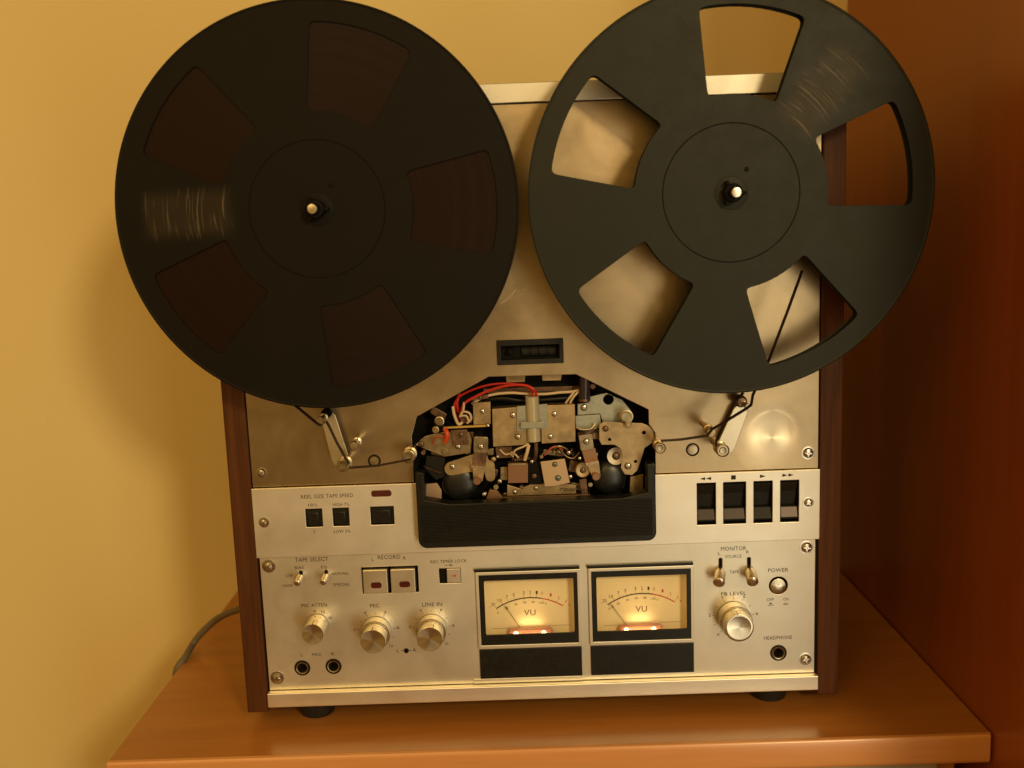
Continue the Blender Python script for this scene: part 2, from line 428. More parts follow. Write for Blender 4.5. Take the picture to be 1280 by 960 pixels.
# cabinet
for s in (-1, 1):
    x0, x1 = sorted((s*(W+.0006), s*(W+.0170)))
    part('side_panel', box(x0, x1, -.0015, .20, .0105, .4700, .0012), M_walnut, label='walnut veneered %s side of the cabinet' % ('left' if s < 0 else 'right'))
part('case', box(-W, W, .045, .197, .018, .466), M_case)
part('top_cover', box(-W, W, .0005, .0445, .4525, .4650), M_case)
part('bottom_cover', box(-W, W, .0005, .0445, .0162, .0200), M_case)
foot_c = [UZ(383, 893), UZ(974, 872)]
ft = None
for x, y in ((-.1745, .0185), (.1765, .0215), (-.1745, .17), (.1765, .17)):
    b = bmesh.new(); r = bmesh.ops.create_cone(b, cap_ends=True, segments=36, radius1=.0125, radius2=.0165, depth=.0158)
    bmesh.ops.translate(b, verts=b.verts, vec=(x, y, .0081)); bmesh.ops.bevel(b, geom=[e for e in b.edges if len(e.link_faces) == 2 and abs(e.verts[0].co.z-e.verts[1].co.z) < 1e-6], offset=.001, segments=2, affect='EDGES')
    part('foot', b, M_rubber)
# --- top bar, bottom bar
part('top_trim', box(-W, W, -.003, .0005, ZTB+.0004, ZT, .0006), M_trim)
part('bottom_trim', box(-W, W+.0003, -.0055, .0005, Z0, ZBT, .0006), M_strip)
part('bottom_ledge', box(U(592, 850)[0], U(728, 850)[0], -.0009, 0, ZBT+.0005, ZBT+.0042, .0003), M_lower)
# --- upper panel
cut = [(611, 471), (720, 468), (810.5, 512), (811, 530), (819, 541)]
cutL = [(518, 545), (521, 521)]
cutp = [U(*p) for p in cut]; cutl = [U(*p) for p in cutL]
xr = U(819.5, 600)[0]; xl = U(518, 608)[0]
ug = [(-W, ZMU+.0003), (xl, ZMU+.0003), (xl, cutl[0][1])] + [cutl[1]] + cutp + [(xr, ZMU+.0003), (W, ZMU+.0003), (W, ZTB), (-W, ZTB)]
def rect(px0, py0, px1, py1, Y=0.0):
    a = U(px0, py0, Y); b = U(px1, py1, Y); return a[0], b[0], b[1], a[1]   # x0,x1,z0,z1
ctr = rect(620.5, 425.5, 704.8, 453.5)
holes = [rrect(ctr[0]+.0008, ctr[1]-.0008, ctr[2]+.0008, ctr[3]-.0008, .0006, 3)]
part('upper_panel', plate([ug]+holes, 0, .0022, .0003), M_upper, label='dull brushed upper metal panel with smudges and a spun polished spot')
# --- middle strip (proud), with notch for the head cover and openings
KEYS = [(871, 604.5, 895, 656), (904, 603, 932.5, 654.7), (942, 602, 965.6, 653), (975.5, 600.3, 998.6, 651.8)]
KR = [rect(*k, -.003) for k in KEYS]
kt = sum(r[3] for r in KR)/4; kb_ = sum(r[2] for r in KR)/4
KR = [(r[0], r[1], kb_, kt) for r in KR]
BT = [rect(381.3, 636.5, 403.8, 658, -.003), rect(415.2, 635, 437.2, 657, -.003), rect(462.5, 634, 493.2, 656, -.003)]
bt = sum(r[3] for r in BT)/3; bb = sum(r[2] for r in BT)/3
BT = [(r[0], r[1], bb, bt) for r in BT]
covb = U(660, 680, -.003)[1]
xr2, xl2 = U(819, 640, -.003)[0], U(520, 640, -.003)[0]
mg = [(-W-.0004, ZLM), (W+.0006, ZLM), (W+.0006, ZMU), (xr2-.0035, ZMU), (xr2-.0035, covb+.006), (xl2+.0035, covb+.006), (xl2+.0035, ZMU), (-W-.0004, ZMU)]
part('middle_panel', plate([mg]+[rrect(*r, .0003, 2) for r in KR+BT], -.003, -.0006, .0003), M_strip)
# --- lower panel with openings
VU = [(rect(594.2, 714.5, 727.2, 806, 0)), (rect(734.8, 710, 867.2, 801.5, 0))]
vt = sum(r[3] for r in VU)/2; vb = sum(r[2] for r in VU)/2
VU = [(r[0], r[1], vb, vt) for r in VU]
RB = rect(451.5, 709.5, 523.8, 740)
SWI = rect(548.5, 710.8, 576.5, 728.6)
PW = U(973, 732); HP = U(973, 816); J1 = U(378, 834.8); J2 = U(417, 832.8)
SL = [U(376, 716), U(407.6, 715.2), U(900.6, 705), U(936.2, 704)]
hl = [rrect(v[0]+.002, v[1]-.002, v[2]+.002, v[3]-.002, .0006, 3) for v in VU]
hl += [rrect(*RB, .0003, 2), rrect(*SWI, .0003, 2), circle_pts(*PW, .0069), circle_pts(*HP, .0058), circle_pts(*J1, .0056), circle_pts(*J2, .0056)]
for i, (x, z) in enumerate(SL):
    hgt = .0016 if i < 2 else .0046; hl.append(rrect(x-.0013, x+.0013, z-hgt-.002, z+hgt, .0012, 4))
lg = [(-W+.0008, ZBT+.0003), (W-.0014, ZBT+.0003), (W-.0014, ZLM-.0003), (-W+.0008, ZLM-.0003)]
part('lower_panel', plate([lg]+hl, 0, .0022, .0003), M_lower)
# dark chassis behind the openings
part('inner_chassis', box(-W, W, .030, .044, .0201, .452), M_dark)
part('edge_strip', box(W-.0013, W+.0003, .0004, .004, ZBT, ZTB), M_dark)
part('edge_strip', box(-W, -W+.0006, .0025, .004, ZBT, ZTB), M_dark)

# --- screws
def screw_bm(r, x, z, y, h=None, ring=False):
    h = h or r*.55
    b = lathe([(0, -h), (r*.35, -h*.97), (r*.7, -h*.78), (r*.93, -h*.38), (r, 0)], 0, 0, 24)
    c1 = None
    for k in range(2):
        q = box(-r*.62, r*.62, -h*1.03, -h*.86, -r*.09, r*.09)
        if k: q.transform(Matrix.Rotation(pi/2, 4, 'Y'))
        q.transform(Matrix.Rotation(.5, 4, 'Y'))
        for f_ in q.faces: f_.material_index = 1
        merge(b, q)
    if ring: lathe([(r*1.25, 0), (r*1.25, -h*.12), (r*.95, -h*.16)], 0, 0, 24, b)
    b.transform(Matrix.Translation((x, y, z)) @ Matrix.Rotation(random.uniform(0, 3), 4, 'Y'))
    return b
def screw(px, py, Y, r_px, m=None, parent=deck, ring=False, y_surf=None, name='screw'):
    x, z = U(px, py, Y)
    b = screw_bm(r_px*PXM, 0, 0, 0, ring=ring)
    for v in b.verts: v.co += Vector((x, Y, z))
    return link(name, b, [m or M_chrome, M_dark], parent)
for px, py, Y, r in ((327, 591, 0, 5.6), (330, 653, -.003, 5.3), (1010, 566, 0, 6.6), (1010.3, 628, -.003, 5.6),
                     (336, 707.5, 0, 7), (346.5, 847, 0, 7), (1008, 684, 0, 7), (1006.6, 823.5, 0, 6.8)):
    screw(px, py, Y, r, ring=True)

# --- lettering
def TL(s, px, py, wpx, Y=0.0, hpx=None, m=None, parent=deck, rot=0):
    x, z = U(px, py, Y)
    return link('lettering', text_bm(s, x, z, wpx*PXM*1.02, Y-.00002, hpx*PXM if hpx else None, rot=rot), m or M_ink, parent, smooth=False)
Ym = -.003
TL('REEL SIZE', 390.5, 620.7, 28, Ym, 4.6); TL('TAPE SPEED', 424.5, 619.5, 33, Ym, 4.6)
TL('10½', 391, 631.4, 11, Ym, 4.2); TL('HIGH 7½', 426.3, 630.6, 20, Ym, 4.2); TL('7', 393.3, 665.2, 2.4, Ym, 4); TL('LOW 3¾', 427.6, 664.2, 20, Ym, 4)
TL('TAPE SELECT', 389.5, 699.3, 41, 0, 5.2)
TL('BIAS', 374, 709.5, 11, 0, 4); TL('EQ', 405, 709, 7, 0, 4)
TL('LOW', 361.5, 719.6, 9, 0, 3.6); TL('HIGH', 359.5, 732, 11, 0, 3.6)
TL('NORMAL', 425.5, 717, 21, 0, 3.6); TL('SPECIAL', 427, 730.6, 21, 0, 3.6)
TL('RECORD', 486.3, 696.3, 28, 0, 5.2); TL('L', 466.2, 699.5, 2.6, 0, 4); TL('R', 505.8, 697.5, 3.4, 0, 4)
TL('REC TIMER LOCK', 561, 701.6, 45, 0, 4)
TL('MIC ATTEN', 392.5, 756.6, 32, 0, 4.6)
TL('0', 393.3, 764, 3, 0, 3.4); TL('10', 404, 764.6, 4.5, 0, 3.4); TL('20', 412.8, 772.3, 5, 0, 3.4)
TL('MIC', 468.5, 757, 12, 0, 5); TL('LINE IN', 540.2, 755.4, 25, 0, 5)
TL('L', 377.3, 818.6, 2.6, 0, 4); TL('MIC', 395.8, 818.2, 12, 0, 4); TL('R', 416, 817.2, 3.4, 0, 4)
TL('L', 497.5, 813.6, 2.6, 0, 4); TL('R', 518.5, 812.6, 3.4, 0, 4)
TL('MONITOR', 917, 685.6, 31, 0, 5.2); TL('L', 899, 692, 2.6, 0, 4); TL('R', 934.6, 690, 3.4, 0, 4)
TL('SOURCE', 916.7, 695.4, 20, 0, 4); TL('TAPE', 917.5, 715, 11, 0, 4); TL('PB LEVEL', 917, 742, 31, 0, 4.6)
TL('POWER', 972.8, 712.6, 25, 0, 5); TL('OFF', 963, 749.3, 9, 0, 3.8); TL('ON', 982.2, 748.9, 6.5, 0, 3.8)
TL('HEADPHONE', 972.5, 797, 35, 0, 4.8)
# power position marks
for px, py, up in ((963.3, 756, 1), (982.2, 755.3, 0)):
    x, z = U(px, py); b = box(x-.0020, x+.0020, -.00008, 0, z-.0004, z); 
    if up: box(x-.0008, x+.0008, -.00008, 0, z+.0006, z+.0016, bm=b)
    else: box(x-.0016, x+.0016, -.00008, 0, z+.0006, z+.0010, bm=b)
    part('switch_mark', b, M_ink, smooth=False)
# L-R balance mark between the knobs
x, z = U(508, 813.2); b = lathe([(.0018, 0), (.0018, -.0008), (.0010, -.0008), (.0009, -.0002), (0, -.0002)], x, z, 20)
part('balance_mark', b, M_dark)
b = box(x-.0037, x-.0020, -.00008, 0, z-.0002, z+.0002); box(x+.0020, x+.0040, -.00008, 0, z-.0002, z+.0002, bm=b); part('balance_line', b, M_ink, smooth=False)
# transport symbols
def tri(px, py, dirn, wpx=6.4, hpx=4.0, Y=Ym):
    x, z = U(px, py, Y); wq = wpx*PXM/2; h = hpx*PXM/2; b = bmesh.new()
    a = [(x-dirn*wq, z+h), (x-dirn*wq, z-h), (x+dirn*wq, z)]
    f0 = [b.verts.new((p[0], Y-.0001, p[1])) for p in a]; f1 = [b.verts.new((p[0], Y, p[1])) for p in a]
    b.faces.new(f0); b.faces.new(f1)
    for i in range(3): b.faces.new((f0[i], f0[(i+1) % 3], f1[(i+1) % 3], f1[i]))
    return b
b = tri(878.2, 598.5, -1); merge(b, tri(885.6, 598.2, -1)); part('rewind_symbol', b, M_ink, smooth=False)
x, z = U(916.8, 596.8, Ym); part('stop_symbol', box(x-.0017, x+.0017, Ym-.0001, Ym, z-.0016, z+.0016), M_ink, smooth=False)
part('play_symbol', tri(953.5, 595.3, 1, 7, 4.4), M_ink, smooth=False)
b = tri(981.2, 594, 1); merge(b, tri(988.8, 593.7, 1)); part('fast_forward_symbol', b, M_ink, smooth=False)

# --- transport keys: sockets with rocking black keys and grey touch pads
pads = [(.085, .072, .070), (.11, .095, .095), (.032, .030, .022), (.26, .23, .25)]
for i, (x0, x1, z0, z1) in enumerate(KR):
    sk = bmesh.new()
    for q in ((x0-.0012, x0, z0-.0012, z1+.0012), (x1, x1+.0012, z0-.0012, z1+.0012), (x0, x1, z0-.0012, z0), (x0, x1, z1, z1+.0012)):
        box(q[0], q[1], -.0005, .0070, q[2], q[3], bm=sk)
    box(x0-.001, x1+.001, .0071, .0085, z0-.001, z1+.001, bm=sk)
    part('key_socket', sk, M_dark, smooth=False)
    H = z1-z0; g_ = .0005; b = bmesh.new()
    pr = [(.0055, .0015), (.0006, .0022), (.0000, .0030), (.0022, H*.30), (.0042, H*.62), (.0000+.001, H*.66), (-.0012, H*.90), (-.0002, H*.955), (.0055, H*.965)]
    # profile from top downwards: (y, distance below top)
    A = [b.verts.new((x0+g_, y, z1-d)) for y, d in pr]; B = [b.verts.new((x1-g_, y, z1-d)) for y, d in pr]
    for k in range(len(pr)-1): b.faces.new((A[k], A[k+1], B[k+1], B[k]))
    b.faces.new(A); b.faces.new(B[::-1])
    kk = part('transport_key', b, M_black, smooth=False)
    pm = mat('key_pad_%d' % i, pads[i], 0, .6, spec=.2); N_ = N(pm); N_.bump(N_.noise(N_.coord(), 500, 2), .1, .0003)
    b = bmesh.new(); y0_, d0 = .0009, H*.668; y1_, d1 = -.00115, H*.885
    vs = [b.verts.new(v) for v in ((x0+.0012, y0_-.0005, z1-d0), (x1-.0008, y0_-.0005, z1-d0), (x1-.0008, y1_-.0004, z1-d1), (x0+.0012, y1_-.0004, z1-d1),
                                  (x0+.0012, y0_+.0004, z1-d0), (x1-.0008, y0_+.0004, z1-d0), (x1-.0008, y1_+.0004, z1-d1), (x0+.0012, y1_+.0004, z1-d1))]
    for q in ((0, 1, 2, 3), (4, 5, 6, 7), (0, 1, 5, 4), (1, 2, 6, 5), (2, 3, 7, 6), (3, 0, 4, 7)): b.faces.new([vs[j] for j in q])
    link('touch_pad', b, pm, kk, smooth=False)
# --- square push buttons
for i, (x0, x1, z0, z1) in enumerate(BT):
    sk = bmesh.new()
    for q in ((x0-.0012, x0, z0-.0012, z1+.0012), (x1, x1+.0012, z0-.0012, z1+.0012), (x0, x1, z0-.0012, z0), (x0, x1, z1, z1+.0012)):
        box(q[0], q[1], -.0005, .0050, q[2], q[3], bm=sk)
    box(x0-.001, x1+.001, .0051, .0065, z0-.001, z1+.001, bm=sk)
    part('button_socket', sk, M_dark, smooth=False)
    a, b_, c, d = x0+.0006, x1-.0006, z0+.0006, z1-.0006; ch = .0026
    b = bmesh.new()
    o_ = [b.verts.new(v) for v in ((a, -.0010, c), (b_, -.0010, c), (b_, -.0010, d), (a, -.0010, d))]
    n_ = [b.verts.new(v) for v in ((a+.0004, -.0030, c+.0006), (b_-ch, -.0030, c+.0006), (b_-ch, -.0030, d-ch), (a+.0004, -.0030, d-ch))]
    r_ = [b.verts.new(v) for v in ((a, .005, c), (b_, .005, c), (b_, .005, d), (a, .005, d))]
    b.faces.new(n_)
    for k in range(4): b.faces.new((o_[k], o_[(k+1) % 4], n_[(k+1) % 4], n_[k])); b.faces.new((r_[k], r_[(k+1) % 4], o_[(k+1) % 4], o_[k]))
    bmesh.ops.bevel(b, geom=[e for e in b.edges if e.is_manifold], offset=.00025, segments=2, affect='EDGES')
    part('push_button', b, M_black, smooth=True)
# red record lamp
r = rect(464, 613, 489.6, 620.2, Ym)
part('record_lamp', plate([rrect(*r, .0017, 5)], Ym-.0006, Ym+.002, .0003), M_redlens)

# --- record keys
x0, x1, z0, z1 = RB
sk = bmesh.new()
for q in ((x0-.001, x0, z0-.001, z1+.001), (x1, x1+.001, z0-.001, z1+.001), (x0, x1, z0-.001, z0), (x0, x1, z1, z1+.001)):
    box(q[0], q[1], .0023, .008, q[2], q[3], bm=sk)
box(x0-.001, x1+.001, .0081, .0095, z0-.001, z1+.001, bm=sk)
part('record_key_socket', sk, M_dark, smooth=False)
Yr = -.0036
for q, lens in (((453.0, 713.2, 485.2, 741.5), (463.4, 727.8, 477.4, 735)), ((487.6, 712.2, 519.6, 740.5), (499, 726.6, 513, 733.8))):
    a = rect(*q, Yr); 
    kk = part('record_key', box(a[0], a[1], Yr, .007, a[2], a[3], .0005), M_rec)
    l_ = rect(*lens, Yr); link('red_mark', plate([rrect(*l_, .0019, 6)], Yr-.0004, Yr+.0006, .0002), M_redlens, kk)
# --- timer lock slide
x0, x1, z0, z1 = SWI
part('slide_socket', box(x0-.001, x1+.001, .0030, .0045, z0-.001, z1+.001), M_dark)
xm = x0+(x1-x0)*.36
sl = part('slide_switch', box(xm, x1-.0003, -.0004, .0026, z0+.0004, z1-.0004, .0003), M_rec)
TLx, TLz = (xm+x1)/2, (z0+z1)/2
b = box(TLx-.0022, TLx+.0008, -.0006, -.00045, TLz-.0002, TLz+.0002)
link('red_arrow', b, M_redink, sl, smooth=False)
def tri_at(x, z, Y, wq, h, m, par, nm):
    b = bmesh.new(); a = [(x-wq, z+h), (x-wq, z-h), (x+wq, z)]
    f0 = [b.verts.new((p[0], Y-.0001, p[1])) for p in a]; f1 = [b.verts.new((p[0], Y, p[1])) for p in a]
    b.faces.new(f0); b.faces.new(f1)
    for i in range(3): b.faces.new((f0[i], f0[(i+1) % 3], f1[(i+1) % 3], f1[i]))
    return link(nm, b, m, par, smooth=False)
tri_at(TLx+.0012, TLz, -.0005, .0010, .0010, M_redink, sl, 'red_arrow_head')
x, z = U(560, 706.5); b = box(x-.0022, x+.0018, -.0001, 0, z-.00015, z+.00015); part('direction_mark', b, M_ink, smooth=False); tri_at(x+.0026, z, -.00003, .0010, .0007, M_ink, deck, 'direction_arrow')

# --- toggles
def toggle(basepx, tippx, r_tip, r_base, Ytip, sc=1.0):
    bx, bz = U(*basepx, .001); tx, tz = U(*tippx, Ytip)
    A = Vector((bx, .004, bz)); B = Vector((tx, Ytip, tz)); L = (B-A).length; d = (B-A).normalized()
    prof = [(r_base, 0), (r_base, L*.30), (r_tip*.92, L*.36), (r_tip, L*.42), (r_tip, L*.86), (r_tip*.97, L*.95), (r_tip*.80, L*.985), (r_tip*.55, L), (0, L)]
    b = lathe(prof, 0, 0, 28)
    b.transform(Matrix.Translation(A) @ d.to_track_quat('Y', 'Z').to_matrix().to_4x4())
    return part('toggle_lever', b, M_chrome_satin)
M_chrome_satin = speck('satin_chrome', (.60, .54, .46), 1, .28, .1, 400, bump=0)
toggle((376.5, 718), (371, 729.5), .0026, .0018, -.011)
toggle((408.3, 717.4), (403.5, 728.3), .0026, .0018, -.011)
toggle((902, 711), (898.4, 729.3), .0043, .0025, -.013)
toggle((937.2, 710), (941.2, 728.4), .0043, .0025, -.013)
for (x, z), big in zip(SL, (0, 0, 1, 1)):
    hgt = .0016 if not big else .0046
    part('toggle_slot', box(x-.0022, x+.0022, .0024, .006, z-hgt-.003, z+hgt+.001), M_dark)

# --- knobs
def knob(base, face, r_face, r_skirt=None, Yf=-.02, line=None, y_sk=None):
    bx, bz = U(*base, 0); fx, fz = U(*face, Yf)
    x, z = fx, fz
    rf = r_face; L = -Yf
    prof = []
    if r_skirt:
        ys = y_sk
        prof = [(r_skirt, -.0008), (r_skirt, -ys+.0004), (r_skirt-.0005, -ys), (rf+.0006, -ys), (rf+.0003, -ys-.0004)]
    else: prof = [(rf*1.03, -.0008)]
    prof += [(rf, -L+.0010), (rf*.985, -L+.0002), (rf*.95, -L), (rf*.80, -L+.00015), (0, -L+.0006)]
    b = lathe(prof, 0, 0, 96, knurl=1, kd=.00012, krange=(-L+.0011, -.0005))
    o = link('knob', b, M_knob, deck); o.location = (0, 0, 0)
    o.matrix_parent_inverse = parent_world(deck).inverted(); o.location = (x, 0, z)
    gb = lathe([(rf*.9, .0005), (rf*.9, -.0009)], x, z, 40); part('knob_bushing', gb, M_dark)
    if line is not None:
        lb = box(-.00022, .00022, -L-.00005, -L+.006, rf*.93, rf*1.012)
        lb.transform(Matrix.Rotation(line, 4, 'Y')); lb.transform(Matrix.Translation((x, 0, z)))
        link('indicator_line', lb, M_ink, o, smooth=False)
    return o, (x, z)
knob((398, 781), (390.6, 793), .0079, None, -.019, .05)
k2, c_mic = knob((468, 795), (465.8, 802), .0092, .0112, -.020, 0.0, .0095)
k3, c_line = knob((539.4, 793), (537, 799), .0094, .0112, -.020, .32, .0095)
k4, c_pb = knob((921, 775), (924.2, 785), .0106, .0122, -.021, -.12, .0105)
def ticks(c, r0, r1, a0, a1, n, skip=()):
    b = bmesh.new()
    for i in range(n):
        if i in skip: continue
        a = radians(a0+(a1-a0)*i/(n-1)); q = box(-.00012, .00012, -.00008, 0, r0, r1)
        q.transform(Matrix.Rotation(a, 4, 'Y')); q.transform(Matrix.Translation((c[0], 0, c[1]))); merge(b, q)
    part('scale_marks', b, M_ink, smooth=False)
ticks(c_mic, .0128, .0146, -140, 140, 11); ticks(c_line, .0128, .0146, -140, 140, 11); ticks(c_pb, .0138, .0158, -140, 140, 11)
def nums(c, r, a0, a1, items):
    b = None
    for i, s in enumerate(items):
        a = radians(a0+(a1-a0)*i/(len(items)-1)); b = text_bm(s, c[0]+r*sin(a), c[1]+r*cos(a), .0016 if len(s) < 2 else .0024, -.00002, .0021, bm=b)
    link('lettering', b, M_ink, deck, smooth=False)
nums(c_mic, .0163, -140, 140, ['0', '2', '4', '6', '8', '10']); nums(c_line, .0163, -140, 140, ['0', '2', '4', '6', '8', '10']); nums(c_pb, .0176, -140, 140, ['0', '2', '4', '6', '8', '10'])
# --- power button
px_, pz_ = PW
b = lathe([(.0069, .0020), (.0069, .010), (0, .010)], px_, pz_, 48); part('button_well', b, M_dark)
bx, bz = U(974, 735, -.003)
b = lathe([(.0058, .0095), (.0059, .0006), (.0057, -.0002), (.0052, -.0004), (0, .0002)], 0, 0, 48)
o = part('power_button', b, M_knob); o.location = (bx, 0, bz+.0003)
# --- jacks
for (c, R0) in ((J1, .0056), (J2, .0056), (HP, .0058)):
    b = lathe([(R0*1.08, -.0002), (R0*1.06, -.0006), (R0*.93, -.0006), (R0*.90, .0008)], c[0], c[1], 40)
    j = part('jack_socket', b, M_black)
    b = lathe([(R0*.88, .0006), (R0*.86, -.0006), (R0*.80, -.0010), (R0*.68, -.0008), (R0*.58, .0006), (R0*.54, .0080)], c[0], c[1], 40)
    link('metal_collar', b, M_steel, j)
    b = lathe([(R0*.9, .004), (0, .004)], c[0], c[1], 24); link('socket_bottom', lathe([(R0*.5, .0079), (0, .0079)], c[0], c[1], 24), M_dark, j)
    link('socket_wall', lathe([(R0*.97, .0), (R0*.97, .004), (R0*.80, .004)], c[0], c[1], 40), M_dark, j)

# --- VU meters
M_dial = speck('cream_dial', (.86, .76, .54), 0, .7, .03, 40, bump=0)
M_holder = mat('lamp_housing', (.55, .25, .20), 0, .3, coat=.3)
M_bulb = mat('lit_bulb', (1, .7, .4), 0, .5); _b = M_bulb.node_tree.nodes['Principled BSDF']
_b.inputs['Emission Color'].default_value = (1, .62, .25, 1); _b.inputs['Emission Strength'].default_value = 9
M_glass = bpy.data.materials.new('meter_glass'); M_glass.use_nodes = True
_t = M_glass.node_tree; _t.nodes.clear()
_o = _t.nodes.new('ShaderNodeOutputMaterial'); _mx = _t.nodes.new('ShaderNodeMixShader'); _tr = _t.nodes.new('ShaderNodeBsdfTransparent'); _gl = _t.nodes.new('ShaderNodeBsdfGlossy'); _fr = _t.nodes.new('ShaderNodeFresnel')
_gl.inputs['Roughness'].default_value = .03; _fr.inputs['IOR'].default_value = 1.35; _tr.inputs[0].default_value = (.96, .95, .92, 1)
_t.links.new(_fr.outputs[0], _mx.inputs[0]); _t.links.new(_tr.outputs[0], _mx.inputs[1]); _t.links.new(_gl.outputs[0], _mx.inputs[2]); _t.links.new(_mx.outputs[0], _o.inputs[0])

DW, DH = .0655, .0385
for i, (x0, x1, z0, z1) in enumerate(VU):
    cx, cz = (x0+x1)/2, (z0+z1)/2
    vu = part('vu_meter', plate([rrect(x0, x1, z0, z1, .0006, 3), rrect(x0+.0022, x1-.0022, z0+.0028, z1-.0024, .0004, 3)], -.0022, .0012, .0003), M_lower,
              label='lit level meter on the %s, needle resting low' % ('left' if i == 0 else 'right'))
    link('top_shade', box(x0-.0008, x1-.0002, -.0023, -.0002, z1+.0001, z1+.0023, .0002), M_black, vu)
    iw = [rrect(x0+.0022, x1-.0022, z0+.0028, z1-.0024, .0004, 3), rrect(x0+.0060, x1-.0050, z0+.0104, z1-.0072, .0010, 4)]
    link('inner_frame', plate(iw, -.0012, .0004, .0002), M_black, vu)
    # box walls of the dial chamber
    a0, a1, c0, c1 = x0+.0040, x1-.0034, z0+.0050, z1-.0042
    wb = bmesh.new()
    for q in ((a0-.0008, a0, c0-.0008, c1+.0008), (a1, a1+.0008, c0-.0008, c1+.0008), (a0, a1, c0-.0008, c0), (a0, a1, c1, c1+.0008)):
        box(q[0], q[1], .0005, .0115, q[2], q[3], bm=wb)
    link('chamber_wall', wb, M_dial, vu, smooth=False)
    Yd = .0095
    link('dial', box(a0, a1, Yd, Yd+.001, c0, c1), M_dial, vu, smooth=False)
    link('glass', box(x0+.0050, x1-.0044, -.0007, -.0003, z0+.0074, z1-.0049), M_glass, vu, smooth=False)
    # the scale
    base = ((rect(603.7, 725.6, 718.7, 789.5, Yd)) if i == 0 else rect(743.7, 719.5, 857.5, 785.8, Yd))
    dx0, dx1, dz0, dz1 = base; dw, dh = dx1-dx0, dz1-dz0
    def D(u, v): return dx0+u*dw, dz1-v*dh           # u right, v down, 0..1 of the dial
    # arc through three points
    pL, pM, pR = D(.135, .525), D(.52, .345), D(.875, .515)
    ax, az = pL; bx_, bz_ = pM; gx, gz = pR
    dd = 2*(ax*(bz_-gz)+bx_*(gz-az)+gx*(az-bz_))
    ux = ((ax*ax+az*az)*(bz_-gz)+(bx_*bx_+bz_*bz_)*(gz-az)+(gx*gx+gz*gz)*(az-bz_))/dd
    uz = ((ax*ax+az*az)*(gx-bx_)+(bx_*bx_+bz_*bz_)*(ax-gx)+(gx*gx+gz*gz)*(bx_-ax))/dd
    R = hypot(ax-ux, az-uz); tA = atan2(ax-ux, az-uz); tB = atan2(gx-ux, gz-uz)
    def arc(t0, t1, r0, r1, n=24):
        b = bmesh.new(); pv = None
        for k in range(n+1):
            t = t0+(t1-t0)*k/n; a = b.verts.new((ux+r0*sin(t), Yd-.00006, uz+r0*cos(t))); c = b.verts.new((ux+r1*sin(t), Yd-.00006, uz+r1*cos(t)))
            if pv: b.faces.new((pv[0], pv[1], c, a))
            pv = (a, c)
        r = bmesh.ops.extrude_face_region(b, geom=b.faces[:])
        for q in r['geom']:
            if isinstance(q, bmesh.types.BMVert): q.co.y += .00005
        return b
    T = lambda s: tA+(tB-tA)*s
    link('scale_arc', arc(T(0), T(.665), R-.00042, R+.00042), M_ink, vu, smooth=False)
    link('red_scale_arc', arc(T(.665), T(1), R-.00042, R+.00042), M_redink, vu, smooth=False)
    tb_ = bmesh.new(); tr_ = bmesh.new()
    for s, l in ((0, .0022), (.11, .0024), (.20, .0022), (.245, .001), (.30, .002), (.36, .001), (.425, .0022), (.515, .0024), (.60, .0024)):
        merge(tb_, arc(T(s)-.0022, T(s)+.0022, R, R+l, 1))
    for s in (.665, .77, .885, 1.0): merge(tr_, arc(T(s)-.0022, T(s)+.0022, R, R+.0022, 1))
    for s in (.0, .16, .30, .43, .56, .70): merge(tb_, arc(T(s)-.0016, T(s)+.0016, R-.0016, R-.0007, 1))
    link('scale_marks', tb_, M_ink, vu, smooth=False); link('red_scale_marks', tr_, M_redink, vu, smooth=False)
    nb = None
    for s, tx in ((0.0, '20'), (.10, '10'), (.205, '7'), (.30, '5'), (.43, '3'), (.515, '2'), (.60, '1')):
        rr = R+.0042; nb = text_bm(tx, ux+rr*sin(T(s)), uz+rr*cos(T(s)), .0030 if len(tx) > 1 else .0015, Yd-.00002, .0026, bm=nb)
    for s, tx in ((-.02, '0'), (.14, '20'), (.29, '40'), (.43, '60'), (.56, '80'), (.69, '100'), (.755, '%')):
        rr = R-.0034; nb = text_bm(tx, ux+rr*sin(T(s)), uz+rr*cos(T(s)), .0012*len(tx), Yd-.00002, .0016, bm=nb)
    x, z = D(-.0+.065, .49); nb = text_bm('–', x, z, .0016, Yd-.00002, bm=nb)
    x, z = D(.505, .62); nb = text_bm('VU', x, z, .0086, Yd-.00002, .0046, bm=nb)
    b_ = box(D(.08, 0)[0], D(.36, 0)[0], Yd-.00006, Yd, D(0, .895)[1]-.00012, D(0, .895)[1]+.00012, bm=nb); box(D(.70, 0)[0], D(.95, 0)[0], Yd-.00006, Yd, D(0, .870)[1]-.00012, D(0, .870)[1]+.00012, bm=nb)
    link('lettering', nb, mat('grey_print', (.09, .045, .02), 0, .6), vu, smooth=False)
    nr = None
    for s, tx in ((.67, '0'), (.785, '1'), (.895, '2'), (1.0, '3')):
        rr = R+.0042; nr = text_bm(tx, ux+rr*sin(T(s)), uz+rr*cos(T(s)), .0014, Yd-.00002, .0025, bm=nr)
    x, z = D(.945, .50); nr = text_bm('+', x, z, .0018, Yd-.00002, bm=nr)
    link('red_lettering', nr, M_redink, vu, smooth=False)
    # needle
    Yn = .0070
    tip, bot = ((631, 757.0), (653.4, 789)) if i == 0 else ((763.5, 755.0), (785, 784))
    t_ = Vector((*[0]*0, U(*tip, Yn)[0], Yn, U(*tip, Yn)[1])); b0 = Vector((U(*bot, Yn)[0], Yn, U(*bot, Yn)[1]))
    nd = tube([t_, b0], .00020, 6, smooth=False); dv = (b0-t_)
    link('needle', nd, M_ink, vu)
